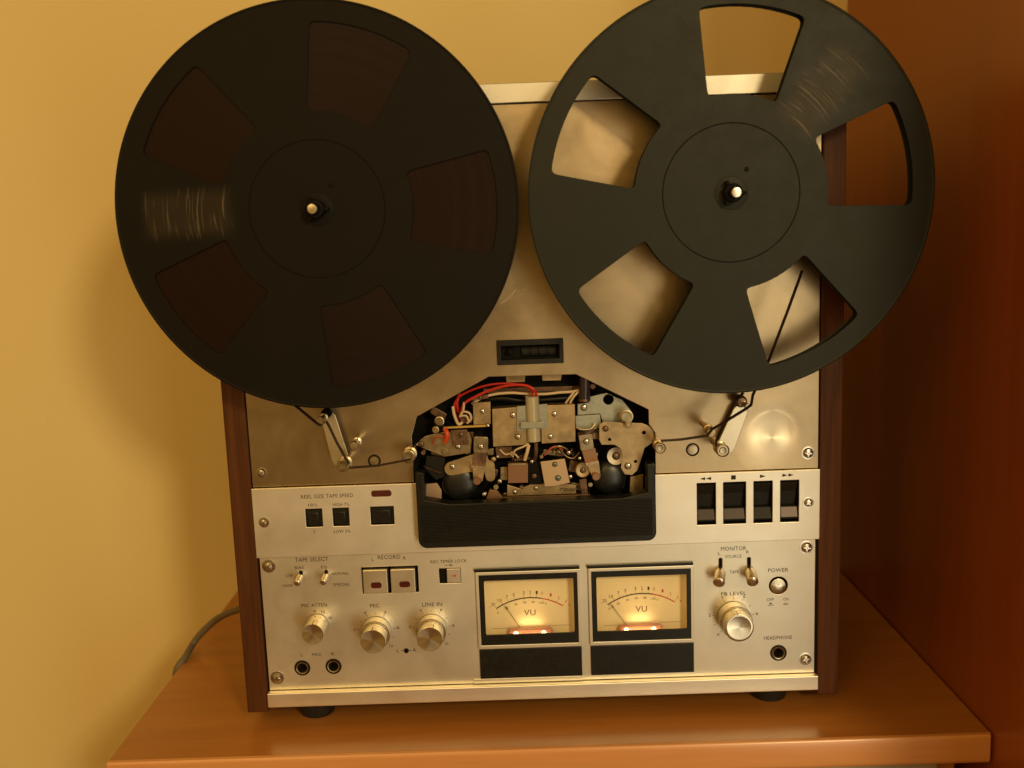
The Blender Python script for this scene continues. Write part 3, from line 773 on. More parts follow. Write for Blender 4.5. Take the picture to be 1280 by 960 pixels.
    hp = t_+dv*.12; q = bmesh.new(); bmesh.ops.create_icosphere(q, subdivisions=2, radius=.0012); q.transform(Matrix.Translation(hp) @ dv.to_track_quat('Z', 'Y').to_matrix().to_4x4() @ Matrix.Diagonal((.85, .3, 1.5, 1)))
    link('needle_pointer', q, M_ink, vu)
    # lamp housing and bulbs
    h = rect(635.5, 786.5, 691, 795, .005) if i == 0 else rect(773.5, 782, 828, 790, .005)
    link('lamp_housing', plate([rrect(h[0], h[1], h[2], h[3], .0022, 6)], .0035, .0080, .0006), M_holder, vu)
    for fx in (.17, .80):
        q = bmesh.new(); bmesh.ops.create_uvsphere(q, u_segments=16, v_segments=10, radius=.0017); q.transform(Matrix.Translation((h[0]+(h[1]-h[0])*fx, .0033, (h[2]+h[3])/2+.0002)))
        link('bulb', q, M_bulb, vu)
    for nm, loc, tgt, sz, pw in (('meter_lamp', (0, .0016, h[2]-.0006), (0, .0085, h[3]+.014), .024, .0075), ('meter_glow', (0, .0048, h[3]+.0007), (0, .0075, h[3]+.02), .016, .0021)):
        mx_ = (h[0]+h[1])/2
        lp = area(nm, (mx_, loc[1], loc[2]), (mx_, tgt[1], tgt[2]), sz, pw, (1, .66, .27), size_y=.002)
        lp.parent = vu; lp.matrix_parent_inverse = parent_world(vu).inverted()
    # black plate below
    rb = rect(597.8, 810, 728, 848.3) if i == 0 else rect(736.6, 804.8, 867.5, 843)
    part('meter_plate', box(x0+.0006, x1-.0002, -.0016, .0002, ZBT+.0045, z0-.0010, .0003), M_black)

# --- counter
x0, x1, z0, z1 = ctr
ct = part('tape_counter', plate([rrect(x0, x1, z0, z1, .0006, 3), rrect(x0+.0030, x1-.0030, z0+.0036, z1-.0042, .0004, 3)], -.0012, .0006, .0003), M_black)
cb = bmesh.new(); a, b_, c, d = x0+.0028, x1-.0028, z0+.0034, z1-.0040
link('counter_floor', box(a, b_, .0050, .0060, c, d), M_dark, ct)
for q in ((a-.0006, a, c, d), (b_, b_+.0006, c, d), (a, b_, c-.0006, c), (a, b_, d, d+.0006)): box(q[0], q[1], .0007, .0050, q[2], q[3], bm=cb)
link('counter_wall', cb, M_black, ct, smooth=False)
x, z = U(638, 439.5, -.002); link('reset_button', lathe([(0, -.0026), (.0018, -.0024), (.0023, -.0016), (.0024, .0050)], x, z, 24), M_dark, ct)
nw = 4; wx0 = U(652, 440)[0]; wx1 = U(695, 440)[0]
M_wheel = mat('counter_wheel', (.010, .009, .007), 0, .6, spec=.2)
for k in range(nw):
    a = wx0+(wx1-wx0)*k/nw; e = wx0+(wx1-wx0)*(k+1)/nw-.0004; zc = (c+d)/2
    b = bmesh.new(); bmesh.ops.create_cone(b, cap_ends=True, segments=32, radius1=.0044, radius2=.0044, depth=e-a)
    b.transform(Matrix.Translation(((a+e)/2, .0062, zc)) @ Matrix.Rotation(pi/2, 4, 'Y'))
    link('number_wheel', b, M_wheel, ct)
    link('lettering', text_bm('0', (a+e)/2, zc, .0021, .0016, .0036), mat('dim_print', (.035, .030, .020), 0, .7, spec=.1), ct, smooth=False)

# --- head cover (black, ribbed, U shaped)
Yc = -.0125
def UC(px, py): return U(px, py, Yc)
P = {'tl': UC(519, 592), 'tr': UC(819.5, 578), 'bl': UC(523.5, 688), 'br': UC(820.5, 674)}
cxl = (P['tl'][0]+P['bl'][0])/2; cxr = (P['tr'][0]+P['br'][0])/2; czb = (P['bl'][1]+P['br'][1])/2
ztl = UC(519, 592)[1]; ztr = UC(819, 578)[1]
zfl = UC(526.5, 625)[1]; zfr = UC(816, 615.5)[1]; zmid = UC(672, 626.5)[1]
rad_ = .0062
out = []
for cxx, czz, a0 in ((cxl+rad_, czb+rad_, 180), (cxr-rad_, czb+rad_, 270)):
    for k in range(8):
        a = radians(a0+90*k/7); out.append((cxx+rad_*cos(a), czz+rad_*sin(a)))
armw = .0062
zt_ = (ztl+ztr)/2
zf = (zfl+zfr)/2
outline = out + [(cxr, zt_-.002), (cxr-.002, zt_), (cxr-armw, zt_), (cxr-armw, zf)]
nn = 10
for k in range(nn+1):
    t = k/nn; outline.append((cxr-armw-.018-(cxr-cxl-2*armw-.036)*t, zmid))
outline += [(cxl+armw, zf), (cxl+armw, zt_-.001), (cxl+.002, zt_), (cxl, zt_-.002)]
hc = part('head_cover', plate([outline], Yc, -.0006, .0009), M_black, label='black ribbed lower head cover')
# ribs
nr_ = 26; zz0 = czb+.0048; zz1 = zmid-.0012
for k in range(nr_):
    z = zz0+(zz1-zz0)*k/(nr_-1)
    link('rib', box(cxl+.0028, cxr-.0028, Yc-.0005, Yc+.0002, z-.00042, z+.00042, .00015, seg=1), M_rib, hc, smooth=False)

# --- head assembly inside the opening
Yb = .0245
hb = part('head_mount_plate', plate([[U(506, 690, Yb), U(835, 690, Yb), U(828, 500, Yb), U(722, 462, Yb), U(605, 462, Yb), U(512, 510, Yb)]], Yb, Yb+.002), M_dark, label='dark recess plate that carries the tape heads')
def hp_(name, pts, Y, th, m, bev=.0002, holes=()):
    pl = [U(*p, Y) for p in pts]
    return link(name, plate([pl]+[circle_pts(*U(h[0], h[1], Y), h[2]*PXM, 20) for h in holes], Y, Y+th, bev), m, hb)
def post(px, py, Y, r, L, m, name='guide_post', flange=True):
    x, z = U(px, py, Y); r *= PXM
    pr = [(0, 0), (r*.72, 0), (r*.8, .0003), (r*.8, .0008), (r, .0010), (r, .0020), (r*.7, .0023), (r*.7, L)] if flange else [(0, 0), (r*.9, 0), (r, .0003), (r, L)]
    return link(name, lathe(pr, x, z, 28, y0=Y), m, hb)
def rp(cx, cz, w, h, ang=0, r=1.5):
    o = rrect(-w/2, w/2, -h/2, h/2, r, 3); a = radians(ang)
    return [(cx+x*cos(a)-y*sin(a), cz+x*sin(a)+y*cos(a)) for x, y in o]
def capsule(p, q, r, r2=None, n=8):
    """outline in photo pixels of a lever with rounded ends"""
    r2 = r2 or r; a = atan2(q[1]-p[1], q[0]-p[0]); o = []
    for k in range(n+1): t = a+pi/2+pi*k/n; o.append((p[0]+r*cos(t), p[1]+r*sin(t)))
    for k in range(n+1): t = a-pi/2+pi*k/n; o.append((q[0]+r2*cos(t), q[1]+r2*sin(t)))
    return o
def sc_(px, py, Y, r=3.2, m=None):
    return screw(px, py, Y, r, m or M_chrome, hb)
# top tabs
hp_('cover_tab', [(632, 466), (657, 466), (656, 477.5), (633, 478)], .012, .001, M_brass)
hp_('cover_tab', [(677, 465), (703, 465), (701, 475.5), (678, 476)], .012, .001, M_brass)
hp_('cross_member', [(604, 486), (735, 482), (735, 488), (604, 492)], .018, .002, M_bronze)
# main head shields
hp_('head_shield', [(615, 511.5), (658, 508), (660, 556), (616.5, 558.5)], .004, .010, M_brass)
hp_('head_shield', [(676, 507), (718.5, 505.5), (719.5, 552), (677, 554.5)], .004, .010, M_brass)
# central cable sleeve
hp_('sleeve_flange', [(646, 508), (684, 505), (684, 536), (646, 539)], .0030, .0009, M_grey)
x, z = U(666, 525, -.0005)
sv = tube([Vector((U(665, 496, .001)[0], .0035, U(665, 496, .001)[1])), Vector((U(667.5, 552, .001)[0], .0035, U(667.5, 552, .001)[1]))], .0050, 24, smooth=False)
link('cable_sleeve', sv, M_translucent, hb)
hp_('sleeve_clip', rp(665.5, 531.5, 29, 8, -2, 2), -.0022, .0016, M_grey, .0003)
for q in ((641, 519), (693, 517.5), (647.5, 546), (688, 545.6)): sc_(*q, .0038 if q[0] in (693, 688) else .0028 if q[0] in(647.5,) else .0038, 3.6)
# left bracket, terminal strip, wires
hp_('terminal_block', [(591, 504), (613, 502.5), (613.5, 530), (592, 531)], .006, .006, M_brass)
sc_(603, 514, .0058, 3.2)
hp_('terminal_strip', [(554, 534), (612, 531), (612, 533.3), (554, 536)], .004, .003, mat('yellow_strip', (.55, .36, .10), .2, .4), .0001)
sc_(609.5, 532, .003, 2.2)
def wire(name, pts, r, m, Y=.006):
    P3 = []
    for p in pts:
        y = p[2] if len(p) > 2 else Y; x, z = U(p[0], p[1], y); P3.append((x, y, z))
    return link(name, tube(P3, r*PXM, 8), m, hb)
wire('red_wire', [(671.5, 497, .0035), (667, 487, .000), (655, 481.5, .001), (634, 482, .004), (612, 488), (594, 496), (581, 504), (577, 514), (574, 524, .012)], 1.8, M_red)
wire('red_wire', [(667, 497, .005), (660, 484, .004), (640, 479.5, .006), (615, 480.5, .008), (594, 486), (577, 494), (569, 503), (568, 514), (571, 522, .012)], 1.4, M_red, .009)
wire('red_wire', [(575, 492, .010), (571, 503, .009), (573, 515, .010)], 2.0, M_red)
wire('cream_wire', [(590, 505, .011), (603, 497), (620, 492.5), (640, 491), (655, 492), (680, 492.5), (700, 490.5), (715, 489.5), (727, 486), (736, 478, .014)], 1.7, M_white_wire, .010)
wire('cream_wire', [(712, 505, .01), (717, 496, .008), (724, 489, .008), (731, 484, .010)], 1.5, M_white_wire)
wire('cream_wire', [(707, 504, .01), (712, 497, .009), (719, 488, .009)], 1.3, M_white_wire)
wire('cream_wire', [(566, 508, .005), (568, 519, .004), (573, 530, .005), (578, 528, .006)], 1.9, M_white_wire)
wire('cream_wire', [(580, 503, .006), (579, 513, .004), (575, 521, .005), (578, 515, .003), (586, 516, .002), (589, 523, .003), (584, 529, .005)], 1.4, M_white_wire)
wire('cream_wire', [(576, 520, .004), (583, 520, .003), (586, 527, .004)], 1.3, M_white_wire)
wire('red_wire', [(556, 536, .002), (559, 543, .000), (557, 553, .002)], 3.0, mat('orange_red_sleeve', (.60, .07, .015), 0, .4), .002)
wire('red_wire', [(541, 555, .004), (544, 547, .002), (552, 545, .002), (557, 549, .003)], 1.2, mat('orange_sleeve', (.40, .06, .015), 0, .4), .002)
# left levers
hp_('lever_plate', [(519, 556), (532, 545), (556, 540), (585, 540), (590, 550), (588, 566), (575, 568), (556, 571), (533, 562)], .0075, .0015, M_steel)
hp_('lever_plate', [(563, 538), (584, 537), (586, 556), (566, 557)], .0055, .0015, M_bronze)
sc_(526.5, 555, .0072, 4.0, M_bronze); sc_(572.5, 558, .0070, 3.6); sc_(576.5, 543, .0052, 3.0, M_bronze)
post(549, 527, .002, 6, .02, M_steel); post(544.3, 538, -.002, 4.3, .02, M_brass); 
hp_('pinch_arm', capsule((564, 586), (600, 577), 8.5, 11), .0020, .0016, M_brass)
hp_('pinch_arm_end', capsule((611, 583), (613, 596), 7.5, 6), .0030, .0016, M_brass)
sc_(565.5, 583, .0018, 3.6)
hp_('pivot_block', [(533, 570), (556, 573), (556, 596), (545, 600), (531, 586)], .006, .006, M_black)
hp_('panel_piece', [(533, 605), (546, 604), (552, 613), (552, 626), (532, 626)], .010, .002, mat('pinkish_plate', (.50, .34, .24), .3, .5))
hp_('panel_piece', [(788, 596), (804, 593), (804, 614), (787, 615)], .010, .002, M_brass)
# left clamp
hp_('clamp_tab', rp(601, 556, 18, 20, 2, 3), .0000, .0012, M_steel); sc_(601, 558, -.0003, 3.6)
hp_('clamp_band', [(592, 565), (609, 565), (607, 583), (590, 583)], .0010, .004, M_bronze)
hp_('clamp_lip', [(589, 582), (607, 584), (607, 586.5), (589, 585)], -.004, .006, M_chrome_satin, .0001)
hp_('clamp_foot', [(590.5, 585), (606, 587), (603, 602), (592, 602)], -.0035, .0012, M_brass)
post(596.3, 601.5, -.0065, 5, .006, M_copper, 'stud', False)
# pinch rollers
for px, py, r in ((575, 605, 23), (762, 598, 21)):
    Y = .0032; x, z = U(px, py, Y); R_ = r*PXM*1.03
    pr_b = lathe([(0, -.0012), (R_*.3, -.0010), (R_*.62, -.0002), (R_*.86, .0012), (R_*.97, .0032), (R_, .006), (R_, .016), (R_*.9, .018)], x, z, 40, y0=Y)
    link('pinch_roller', pr_b, M_pinch, hb)
# right clamp
hp_('clamp_tab', rp(733, 553, 17, 19, -8, 2), .0000, .0012, M_steel); sc_(733, 552, -.0003, 3.8)
hp_('clamp_band', [(727, 563), (744, 560), (748, 577), (732, 580)], .0010, .004, M_copper)
hp_('clamp_lip', [(732, 579.5), (748, 576), (749, 579), (733, 582.5)], -.004, .006, M_chrome_satin, .0001)
hp_('clamp_foot', [(734, 582), (749, 579), (751, 596), (741, 598)], -.0035, .0012, M_brass)
post(745.3, 596, -.0065, 5, .006, M_copper, 'stud', False)
x, z = U(728.5, 588, -.001); link('roller_ring', lathe([(.0022, -.001), (.0048, -.0014), (.0056, -.0008), (.0056, .004), (.0030, .004), (.0022, -.001)], x, z, 32), M_brass, hb)
link('ring_screw', screw_bm(.0022, x, z, -.0006), [M_bronze, M_dark], hb)
# right plates
hp_('grey_plate', [(722, 505), (736, 503), (738, 496), (758, 491), (778, 500), (789, 514), (790, 533), (755, 532), (750, 517), (722, 519)], .011, .0012, M_grey, .0002, [(760.5, 499.5, 6.6)])
hp_('grey_plate', [(719, 520), (750, 518), (752, 534), (742, 537), (720, 535)], .009, .0012, M_grey)
sc_(730, 509.5, .0105, 4.2)
x0_, z0_ = U(731, 474, .006); x1_, z1_ = U(730.5, 500, .006)
link('capacitor', tube([(x0_, .006, z0_+.002), (x1_, .006, z1_)], .0042, 20, smooth=False), mat('dark_capacitor', (.035, .025, .03), .3, .25), hb)
link('capacitor_rim', tube([(x1_, .006, z1_+.0012), (x1_, .006, z1_-.0006)], .0045, 20, smooth=False), M_bronze, hb)
post(741, 483, .012, 4, .01, M_bronze)
wire('chrome_band', [(720, 534, .006), (727, 537, .005), (738, 536.5, .005), (744, 531, .006)], 1.8, M_chrome)
post(783, 521, .000, 8.5, .02, M_steel); post(785.5, 531, -.002, 4, .02, M_brass)
hp_('pinch_lever', [(749, 531), (754, 527.5), (802, 529), (813, 533), (820, 543), (819, 551), (806, 560), (797, 588), (790, 594), (781, 593), (776, 585), (778, 570), (776, 561), (768, 556), (752, 556), (749, 550)], .0035, .0014, M_brass, .0002, [(805, 541, 2.4), (762, 549.5, 2), (794.5, 577, 2)])
sc_(757, 536, .0030, 3.8, M_bronze); sc_(785, 582.5, .0030, 4.4)
hp_('coil_cover', circle_px := [(770+12*cos(t*pi/9), 568+10*sin(t*pi/9)) for t in range(18)], .006, .006, M_bronze)
x, z = U(770, 570, .004); link('coil', lathe([(.003, 0), (.0065, -.0005), (.007, .0005), (.007, .006)], x, z, 28, y0=.004), M_steel, hb); sc_(770, 570, .0035, 4, M_bronze)
# studs
for px, py, r, m_ in ((617, 574, 3.4, M_brass), (624.5, 601.5, 3.2, M_chrome), (711, 566, 3, M_chrome), (664.7, 577, 2.6, M_chrome), (713, 596, 3.0, M_chrome), (606, 617, 3, M_chrome), (668, 595, 3.6, M_bronze), (622, 571, 2, M_chrome), (724.5, 573, 2.4, M_chrome)):
    sc_(px, py, .002, r, m_)
hp_('head_body', [(619, 559), (640, 558), (640, 572), (621, 573)], .010, .006, M_bronze)
hp_('terminal_wires', [(640, 558), (656, 556), (654, 569), (640, 571)], .010, .004, M_dark)
wire('cream_wire', [(641, 571, .006), (644, 563, .004), (655, 558, .003), (661, 554, .004)], 1.2, M_white_wire)
wire('cream_wire', [(661, 556, .003), (659, 565, .002), (656, 575, .004)], 2.2, M_white_wire)
wire('copper_wire', [(670, 554, .003), (670, 566, .002), (668, 576, .004)], 2.6, M_bronze)
wire('red_wire', [(681, 569, .006), (688, 561, .004), (696, 558, .004), (703, 562, .006)], 1.2, mat('pink_wire', (.40, .08, .05), 0, .4))
wire('cream_wire', [(690, 566, .006), (697, 558, .003), (706, 560, .004), (713, 566, .006)], 1.2, M_brass)
# centre lower head pieces
hp_('playback_head', [(635, 580), (660, 579.5), (660, 603.5), (635, 604)], .002, .010, M_copper)
hp_('head_top_edge', [(636, 579.5), (658, 579.2), (658, 581.4), (636, 581.6)], .0012, .002, M_brass, .0001)
hp_('head_body', [(660, 578), (677, 577), (678, 606), (661, 606)], .004, .008, M_dark)
hp_('tape_guide_plate', [(675.5, 577.5), (706, 573.5), (712.5, 603.5), (693, 608), (681, 608.5)], -.0010, .0016, mat('pinkish_brass', (.55, .40, .26), .8, .42), .0003)
sc_(693.5, 580.5, -.0012, 3.4, mat('dull_teal_screw', (.16, .18, .15), .7, .35)); sc_(697.5, 597.5, -.0012, 3.8, mat('teal_screw', (.14, .18, .16), .7, .35))
hp_('base_rail', [(634, 606), (650, 611), (664, 605.5), (682, 604.5), (720, 606), (720, 617), (634, 620)], .004, .004, M_brass); sc_(643.5, 615, .0035, 3); sc_(670, 610, .0035, 3)
hp_('long_rail', [(612, 622), (738, 618), (738, 625), (612, 628)], .002, .010, M_bronze, .0002)
sc_(605, 618, .0, 3)
hp_('heel_piece', [(607, 626), (612, 612), (622, 614), (628, 622), (626, 626)], .0015, .004, M_copper)
hp_('post_bracket', [(724, 600), (733, 598), (735, 618), (727, 620)], .003, .005, M_bronze)
# additional struts in the dark
hp_('frame_strut', [(586, 540), (592, 540), (592, 548), (586, 548)], .012, .002, M_bronze)
hp_('frame_strut', [(722, 540), (750, 536), (752, 541), (722, 546)], .013, .002, M_bronze)
def spring(p0, p1, y, R_, turns, rw, m):
    (xa, za), (xb, zb) = U(*p0, y), U(*p1, y); A = Vector((xa, y, za)); B = Vector((xb, y, zb)); d = (B-A); L = d.length; d.normalize()
    u = d.cross(Vector((0, 1, 0))); v = Vector((0, 1, 0)); pts = [A]
    n_ = turns*10
    for k in range(n_+1): t = k/n_; a = 2*pi*turns*t; pts.append(A+d*L*(.1+.8*t)+(u*cos(a)+v*sin(a))*R_)
    pts.append(B); link('spring', tube(pts, rw, 5, smooth=False), m, hb)
spring((560, 600), (588, 618), .009, .0016, 9, .0003, M_steel)
spring((640, 575), (664, 573), .008, .0013, 8, .00028, M_brass)
spring((713, 560), (726, 590), .008, .0014, 9, .0003, M_steel)
spring((529, 583), (553, 592), .003, .0012, 8, .00026, M_bronze)
spring((700, 612), (738, 612), .0035, .0010, 10, .00024, M_steel)
rj = random.Random(11)
for k, (px, py, w_, h_, a_, mm) in enumerate(((548, 517, 20, 9, 30, M_bronze), (600, 497, 22, 5, -8, M_bronze), (629, 545, 8, 26, 3, M_dark), (616, 590, 12, 9, 20, M_bronze), (630, 592, 9, 16, 0, M_steel),
        (652, 570, 14, 6, -5, M_bronze), (688, 566, 18, 6, 8, M_steel), (700, 566, 9, 9, 0, M_bronze), (716, 583, 9, 14, 10, M_bronze), (720, 608, 18, 8, 5, M_steel), (745, 545, 10, 8, 0, M_bronze),
        (757, 583, 16, 8, 25, M_bronze), (776, 600, 12, 20, 10, M_black), (548, 567, 18, 6, 15, M_bronze), (541, 583, 12, 5, 40, M_steel), (585, 560, 8, 16, 0, M_steel), (613, 565, 8, 8, 0, M_steel), (583, 525, 14, 8, -4, M_bronze), (752, 605, 9, 16, -12, M_bronze), (640, 618, 22, 4, -2, M_steel), (690, 616, 26, 4, -2, M_steel), (658, 588, 5, 14, 0, M_steel))):
    hp_('bracket_piece', rp(px, py, w_, h_, a_, 1.5), .0085+.0004*(k % 7), .0016, mm)
    if k % 2: sc_(px+rj.uniform(-2, 2), py+rj.uniform(-1, 1), .0083+.0004*(k % 7), rj.uniform(1.8, 2.6), rj.choice([M_steel, M_bronze, M_chrome]))
for px, py, r_, mm in ((640, 567, 3.2, M_brass), (706, 590, 2.6, M_steel), (620, 609, 3.4, M_steel), (652, 609, 2.6, M_bronze), (738, 606, 3, M_steel), (556, 566, 3, M_steel), (588, 597, 2.8, M_bronze), (677, 571, 2.4, M_steel), (745, 568, 2.6, M_steel), (529, 566, 3, M_bronze)):
    post(px, py, .004, r_, .012, mm, 'stud', False)
wire('brown_wire', [(700, 560, .006), (706, 569, .004), (716, 573, .004), (724, 566, .006)], 1.1, M_bronze)
wire('cream_wire', [(625, 562, .008), (632, 568, .006), (641, 566, .005), (648, 572, .006)], 1.1, M_white_wire)
wire('black_wire', [(748, 480, .016), (757, 478, .012), (768, 484, .012), (780, 492, .014)], 2.2, M_black)
wire('black_wire', [(608, 500, .014), (630, 498, .012), (655, 501, .012), (690, 499, .012), (716, 497, .014)], 2.2, M_black)
# --- rollers either side of the heads, guides, arms on the panel
def roller(px, py, r, Yt, Ybase=0.0, m=None, parent=deck, name='tape_roller', rings=True):
    x, z = U(px, py, Yt); r *= PXM
    pr = [(0, .0002), (r*.45, .0), (r*.55, .0006), (r*.78, .0006), (r*.82, 0), (r*.97, .0004), (r, .0012), (r, .0024), (r*.72, .0028), (r*.72, .0095), (r, .0100), (r, .0120), (r*.6, .0125), (r*.6, Ybase-Yt)]
    pr = [p for p in pr if p[1] <= Ybase-Yt]
    return link(name, lathe(pr, x, z, 32, y0=Yt), m or M_steel, parent)
YT = -.042
roller(510.5, 571, 8.5, -.020, .02); roller(825.5, 560.5, 6.8, -.022, .02)
roller(428.8, 582, 8, -.030); roller(903.8, 563.5, 8, -.030)
# guide posts
for px, py, r, mm in ((442.5, 557.5, 5.6, M_chrome), (889.5, 541, 5.8, M_brass)):
    x, z = U(px, py, YT+.010); r *= PXM
    link('guide_post', lathe([(0, 0), (r*.85, .0002), (r, .0010), (r, .0022), (r*.72, .0026), (r*.72, .0120), (r, .0124), (r*1.05, .0150), (r*.6, .0154), (r*.6, -YT-.010)], x, z, 28, y0=YT+.010), mm, deck)
# tension arms
def arm(top, bot, r1, r2, label):
    o = capsule(top, bot, r1, r2)
    Ya = -.0075
    a = part('tension_arm', plate([[U(*p, Ya) for p in o]], Ya-.0008, Ya+.0008, .0003), M_strip_arm, label=label)
    return a
M_strip_arm = brushed('arm_aluminium', (.62, .56, .44), .38, .1, .3)
aL = arm((411, 523), (425, 572), 9, 11, 'left tension arm'); aR = arm((925, 515), (908, 556), 9, 11, 'right tension arm')
for a_, px, py, r in ((aL, 400, 526.5, 5.2), (aR, 935.4, 509, 4.2)):
    x, z = U(px, py, YT+.012); r *= PXM
    link('arm_guide', lathe([(0, 0), (r*.9, .0002), (r, .0010), (r, .002), (r*.6, .0024), (r*.6, .0130), (r, .0134), (r, .015), (r*.6, .0155), (r*.6, -YT-.012-.008)], x, z, 24, y0=YT+.012), M_steel, a_)
    lx, lz = x, z
x, z = U(407.5, 517, -.012); link('arm_cap', lathe([(0, -.002), (.003, -.002), (.0036, -.001), (.0036, .004)], x, z, 24, y0=-.012), M_dark, aL)
x, z = U(926.5, 502, -.014); link('arm_cap', lathe([(0, -.003), (.003, -.0026), (.0042, -.0008), (.0044, .005)], x, z, 24, y0=-.014), M_bronze, aR)
# adjustment holes
for px, py, r in ((468, 576, 7.2), (865.8, 562, 7.6)):
    x, z = U(px, py); r *= PXM
    link('adjuster', lathe([(r*1.1, -.0002), (r*1.05, -.0006), (r*.85, -.0006), (r*.82, .0004)], x, z, 32), M_dark, deck)
    link('adjuster_screw', lathe([(r*.76, .0), (r*.72, -.0008), (0, -.0010)], x, z, 32), M_steel, deck)
# small mark beside the right guide
# wear scratches on the panel between the reels
sc_b = bmesh.new()
for path in ([(625, 380), (634, 374), (640, 368), (645, 360)], [(640, 352), (645, 359), (643, 366), (648, 372)], [(644, 364), (652, 363), (658, 360)], [(646, 368), (655, 368)]):
    tube([(U(px, py)[0], -.00002, U(px, py)[1]) for px, py in path], .00014, 5, bm=sc_b)
part('scratch', sc_b, mat('bare_scratch', (.85, .72, .50), .6, .35), label='bright curly scratch in the panel between the reels')

# --- spindles
RL = (-.13775, .38370); RR = (.13507, .38405); YF = -.043
for (cx, cz) in (RL, RR):
    ht = part('reel_table', lathe([(0, -.030), (.030, -.030), (.031, -.029), (.031, -.001)], cx, cz, 48), M_black)
    sp = part('spindle', lathe([(.0045, -.031), (.0045, YF-.004), (.0030, YF-.005), (.0029, YF-.0145), (.0034, YF-.0150), (.0036, YF-.0155), (.0030, YF-.0168), (0, YF-.0172)], cx, cz, 28), M_chrome_satin)
    kb = lathe([(.0062, YF-.0012), (.0062, YF-.007), (.0056, YF-.008), (.0038, YF-.0082)], cx, cz, 24)
    for k in range(3):
        q = box(-.0011, .0011, YF-.0070, YF-.0012, .0048, .0088, .0004); q.transform(Matrix.Rotation(radians(-28+120*k), 4, 'Y')); q.transform(Matrix.Translation((cx, 0, cz))); merge(kb, q)
    link('clamp_ring', kb, M_dark, sp)

# ================================================================== reels
def reel(center, wins0, full, label, fmat, r_pack, hubmat):
    cx, cz = center
    rt = thing('tape_reel', (cx, YF, cz), label, 'tape reel', None)
    Rr = .13335
    holes = []
    for k in range(5):
        a = radians(wins0+72*k); h = []
        ri, ro = .0635, .1190; wi, wo = radians(20.5), radians(16.8); n = 10; rc = .004
        pts = []
        for j in range(n+1): t = -wo+2*wo*j/n; pts.append((ro*cos(t), ro*sin(t)))
        for j in range(n+1): t = wi-2*wi*j/n; pts.append((ri*cos(t), ri*sin(t)))
        # round the corners
        q = []
        m_ = len(pts)
        for j, p in enumerate(pts):
            if j in (0, n, n+1, m_-1):
                pv = Vector(pts[j-1]); nx = Vector(pts[(j+1) % m_]); pc = Vector(p)
                d0 = min(rc, (pv-pc).length*.8); d1 = min(rc, (nx-pc).length*.8)
                A = pc+(pv-pc).normalized()*d0; B = pc+(nx-pc).normalized()*d1
                for s in (0, .33, .66, 1): q.append(tuple(A*(1-s)**2+2*pc*s*(1-s)+B*s*s))
            else: q.append(p)
        holes.append([(cos(a)*x-sin(a)*y, sin(a)*x+cos(a)*y) for x, y in q])
    def disc(y0, y1): return plate([circle_pts(0, 0, Rr, 160)]+holes+[circle_pts(0, 0, .0046, 24)], y0, y1, .0002)
    def lk(nm, b, m, par=rt, **k):
        o = link(nm, b, m, None, **k); o.parent = par; return o
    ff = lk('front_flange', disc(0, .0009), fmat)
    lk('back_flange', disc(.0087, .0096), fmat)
    # rim bead, hub ring groove on the front flange
    lk('rim_bead', lathe([(Rr-.0018, -.00005), (Rr-.0008, -.0004), (Rr+.0001, -.0001), (Rr+.0002, .0010), (Rr-.0006, .0012)], 0, 0, 160), fmat, ff)
    lk('groove_ring', lathe([(.0446, -.00003), (.0448, -.00035), (.0452, -.00035), (.0454, -.00003)], 0, 0, 96), M_dark, ff)
    lk('hub_boss', lathe([(.0045, -.0006), (.0105, -.0003), (.0108, -.0002), (.011, -.00003)], 0, 0, 64), fmat, ff)
    a = radians(56); lk('rivet', lathe([(0, -.0003), (.0012, -.0003), (.0016, -.00002)], .018*cos(a), .018*sin(a), 16), M_dark, ff)
    lk('hub', lathe([(.0046, .00095), (.0600, .00095), (.0600, .0085), (.0046, .0085)], 0, 0, 96), hubmat)
    pk = bmesh.new()
    rn_ = 22 if full else 3
    pr = [(.0602, .0012)]
    random.seed(7)
    for k in range(rn_+1):
        r = .0602+(r_pack-.0602)*k/rn_; pr.append((r, .0014+random.uniform(0, .00018)))
    pr += [(r_pack, .0080), (.0602, .0080)]
    lk('tape_pack', lathe(pr, 0, 0, 128), M_pack)
    return rt
def pack_mat():
    m = mat('wound_tape', (.045, .016, .007), 0, .50, spec=.13, aniso=.5); n = N(m)
    tc = n.n('ShaderNodeTexCoord'); sp = n.n('ShaderNodeSeparateXYZ'); n.l(tc.outputs['Object'], sp.inputs[0])
    x, z = sp.outputs[0], sp.outputs[2]
    rad = n.math('SQRT', n.math('ADD', n.math('MULTIPLY', x, x), n.math('MULTIPLY', z, z)))
    c2 = n.n('ShaderNodeCombineXYZ'); n.l(n.math('MULTIPLY', z, -1), c2.inputs[0]); n.l(x, c2.inputs[2])
    nz = n.n('ShaderNodeVectorMath', operation='NORMALIZE'); n.l(c2.outputs[0], nz.inputs[0]); n.l(nz.outputs[0], n.b.inputs['Tangent'])
    rn = n.n('ShaderNodeTexNoise'); rn.noise_dimensions = '1D'; rn.inputs['Scale'].default_value = 1400; rn.inputs['Detail'].default_value = 4; n.l(rad, rn.inputs['W'])
    n.l(n.ramp(rn.outputs[0], [(.3, (.006, .0025, .0015)), (.7, (.016, .005, .002))]), n.b.inputs['Base Color'])
    n.bump(rn.outputs[0], .25, .0003); return m
M_pack = pack_mat()
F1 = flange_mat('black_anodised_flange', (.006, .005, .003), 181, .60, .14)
F2 = flange_mat('black_anodised_flange_streak_sheen', (.0125, .0140, .0085), 48, .52, .22)
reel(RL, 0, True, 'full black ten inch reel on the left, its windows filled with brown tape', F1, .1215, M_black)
reel(RR, 11, False, 'nearly empty black reel on the right, the metal panel showing through its windows', F2, .0622, F2)

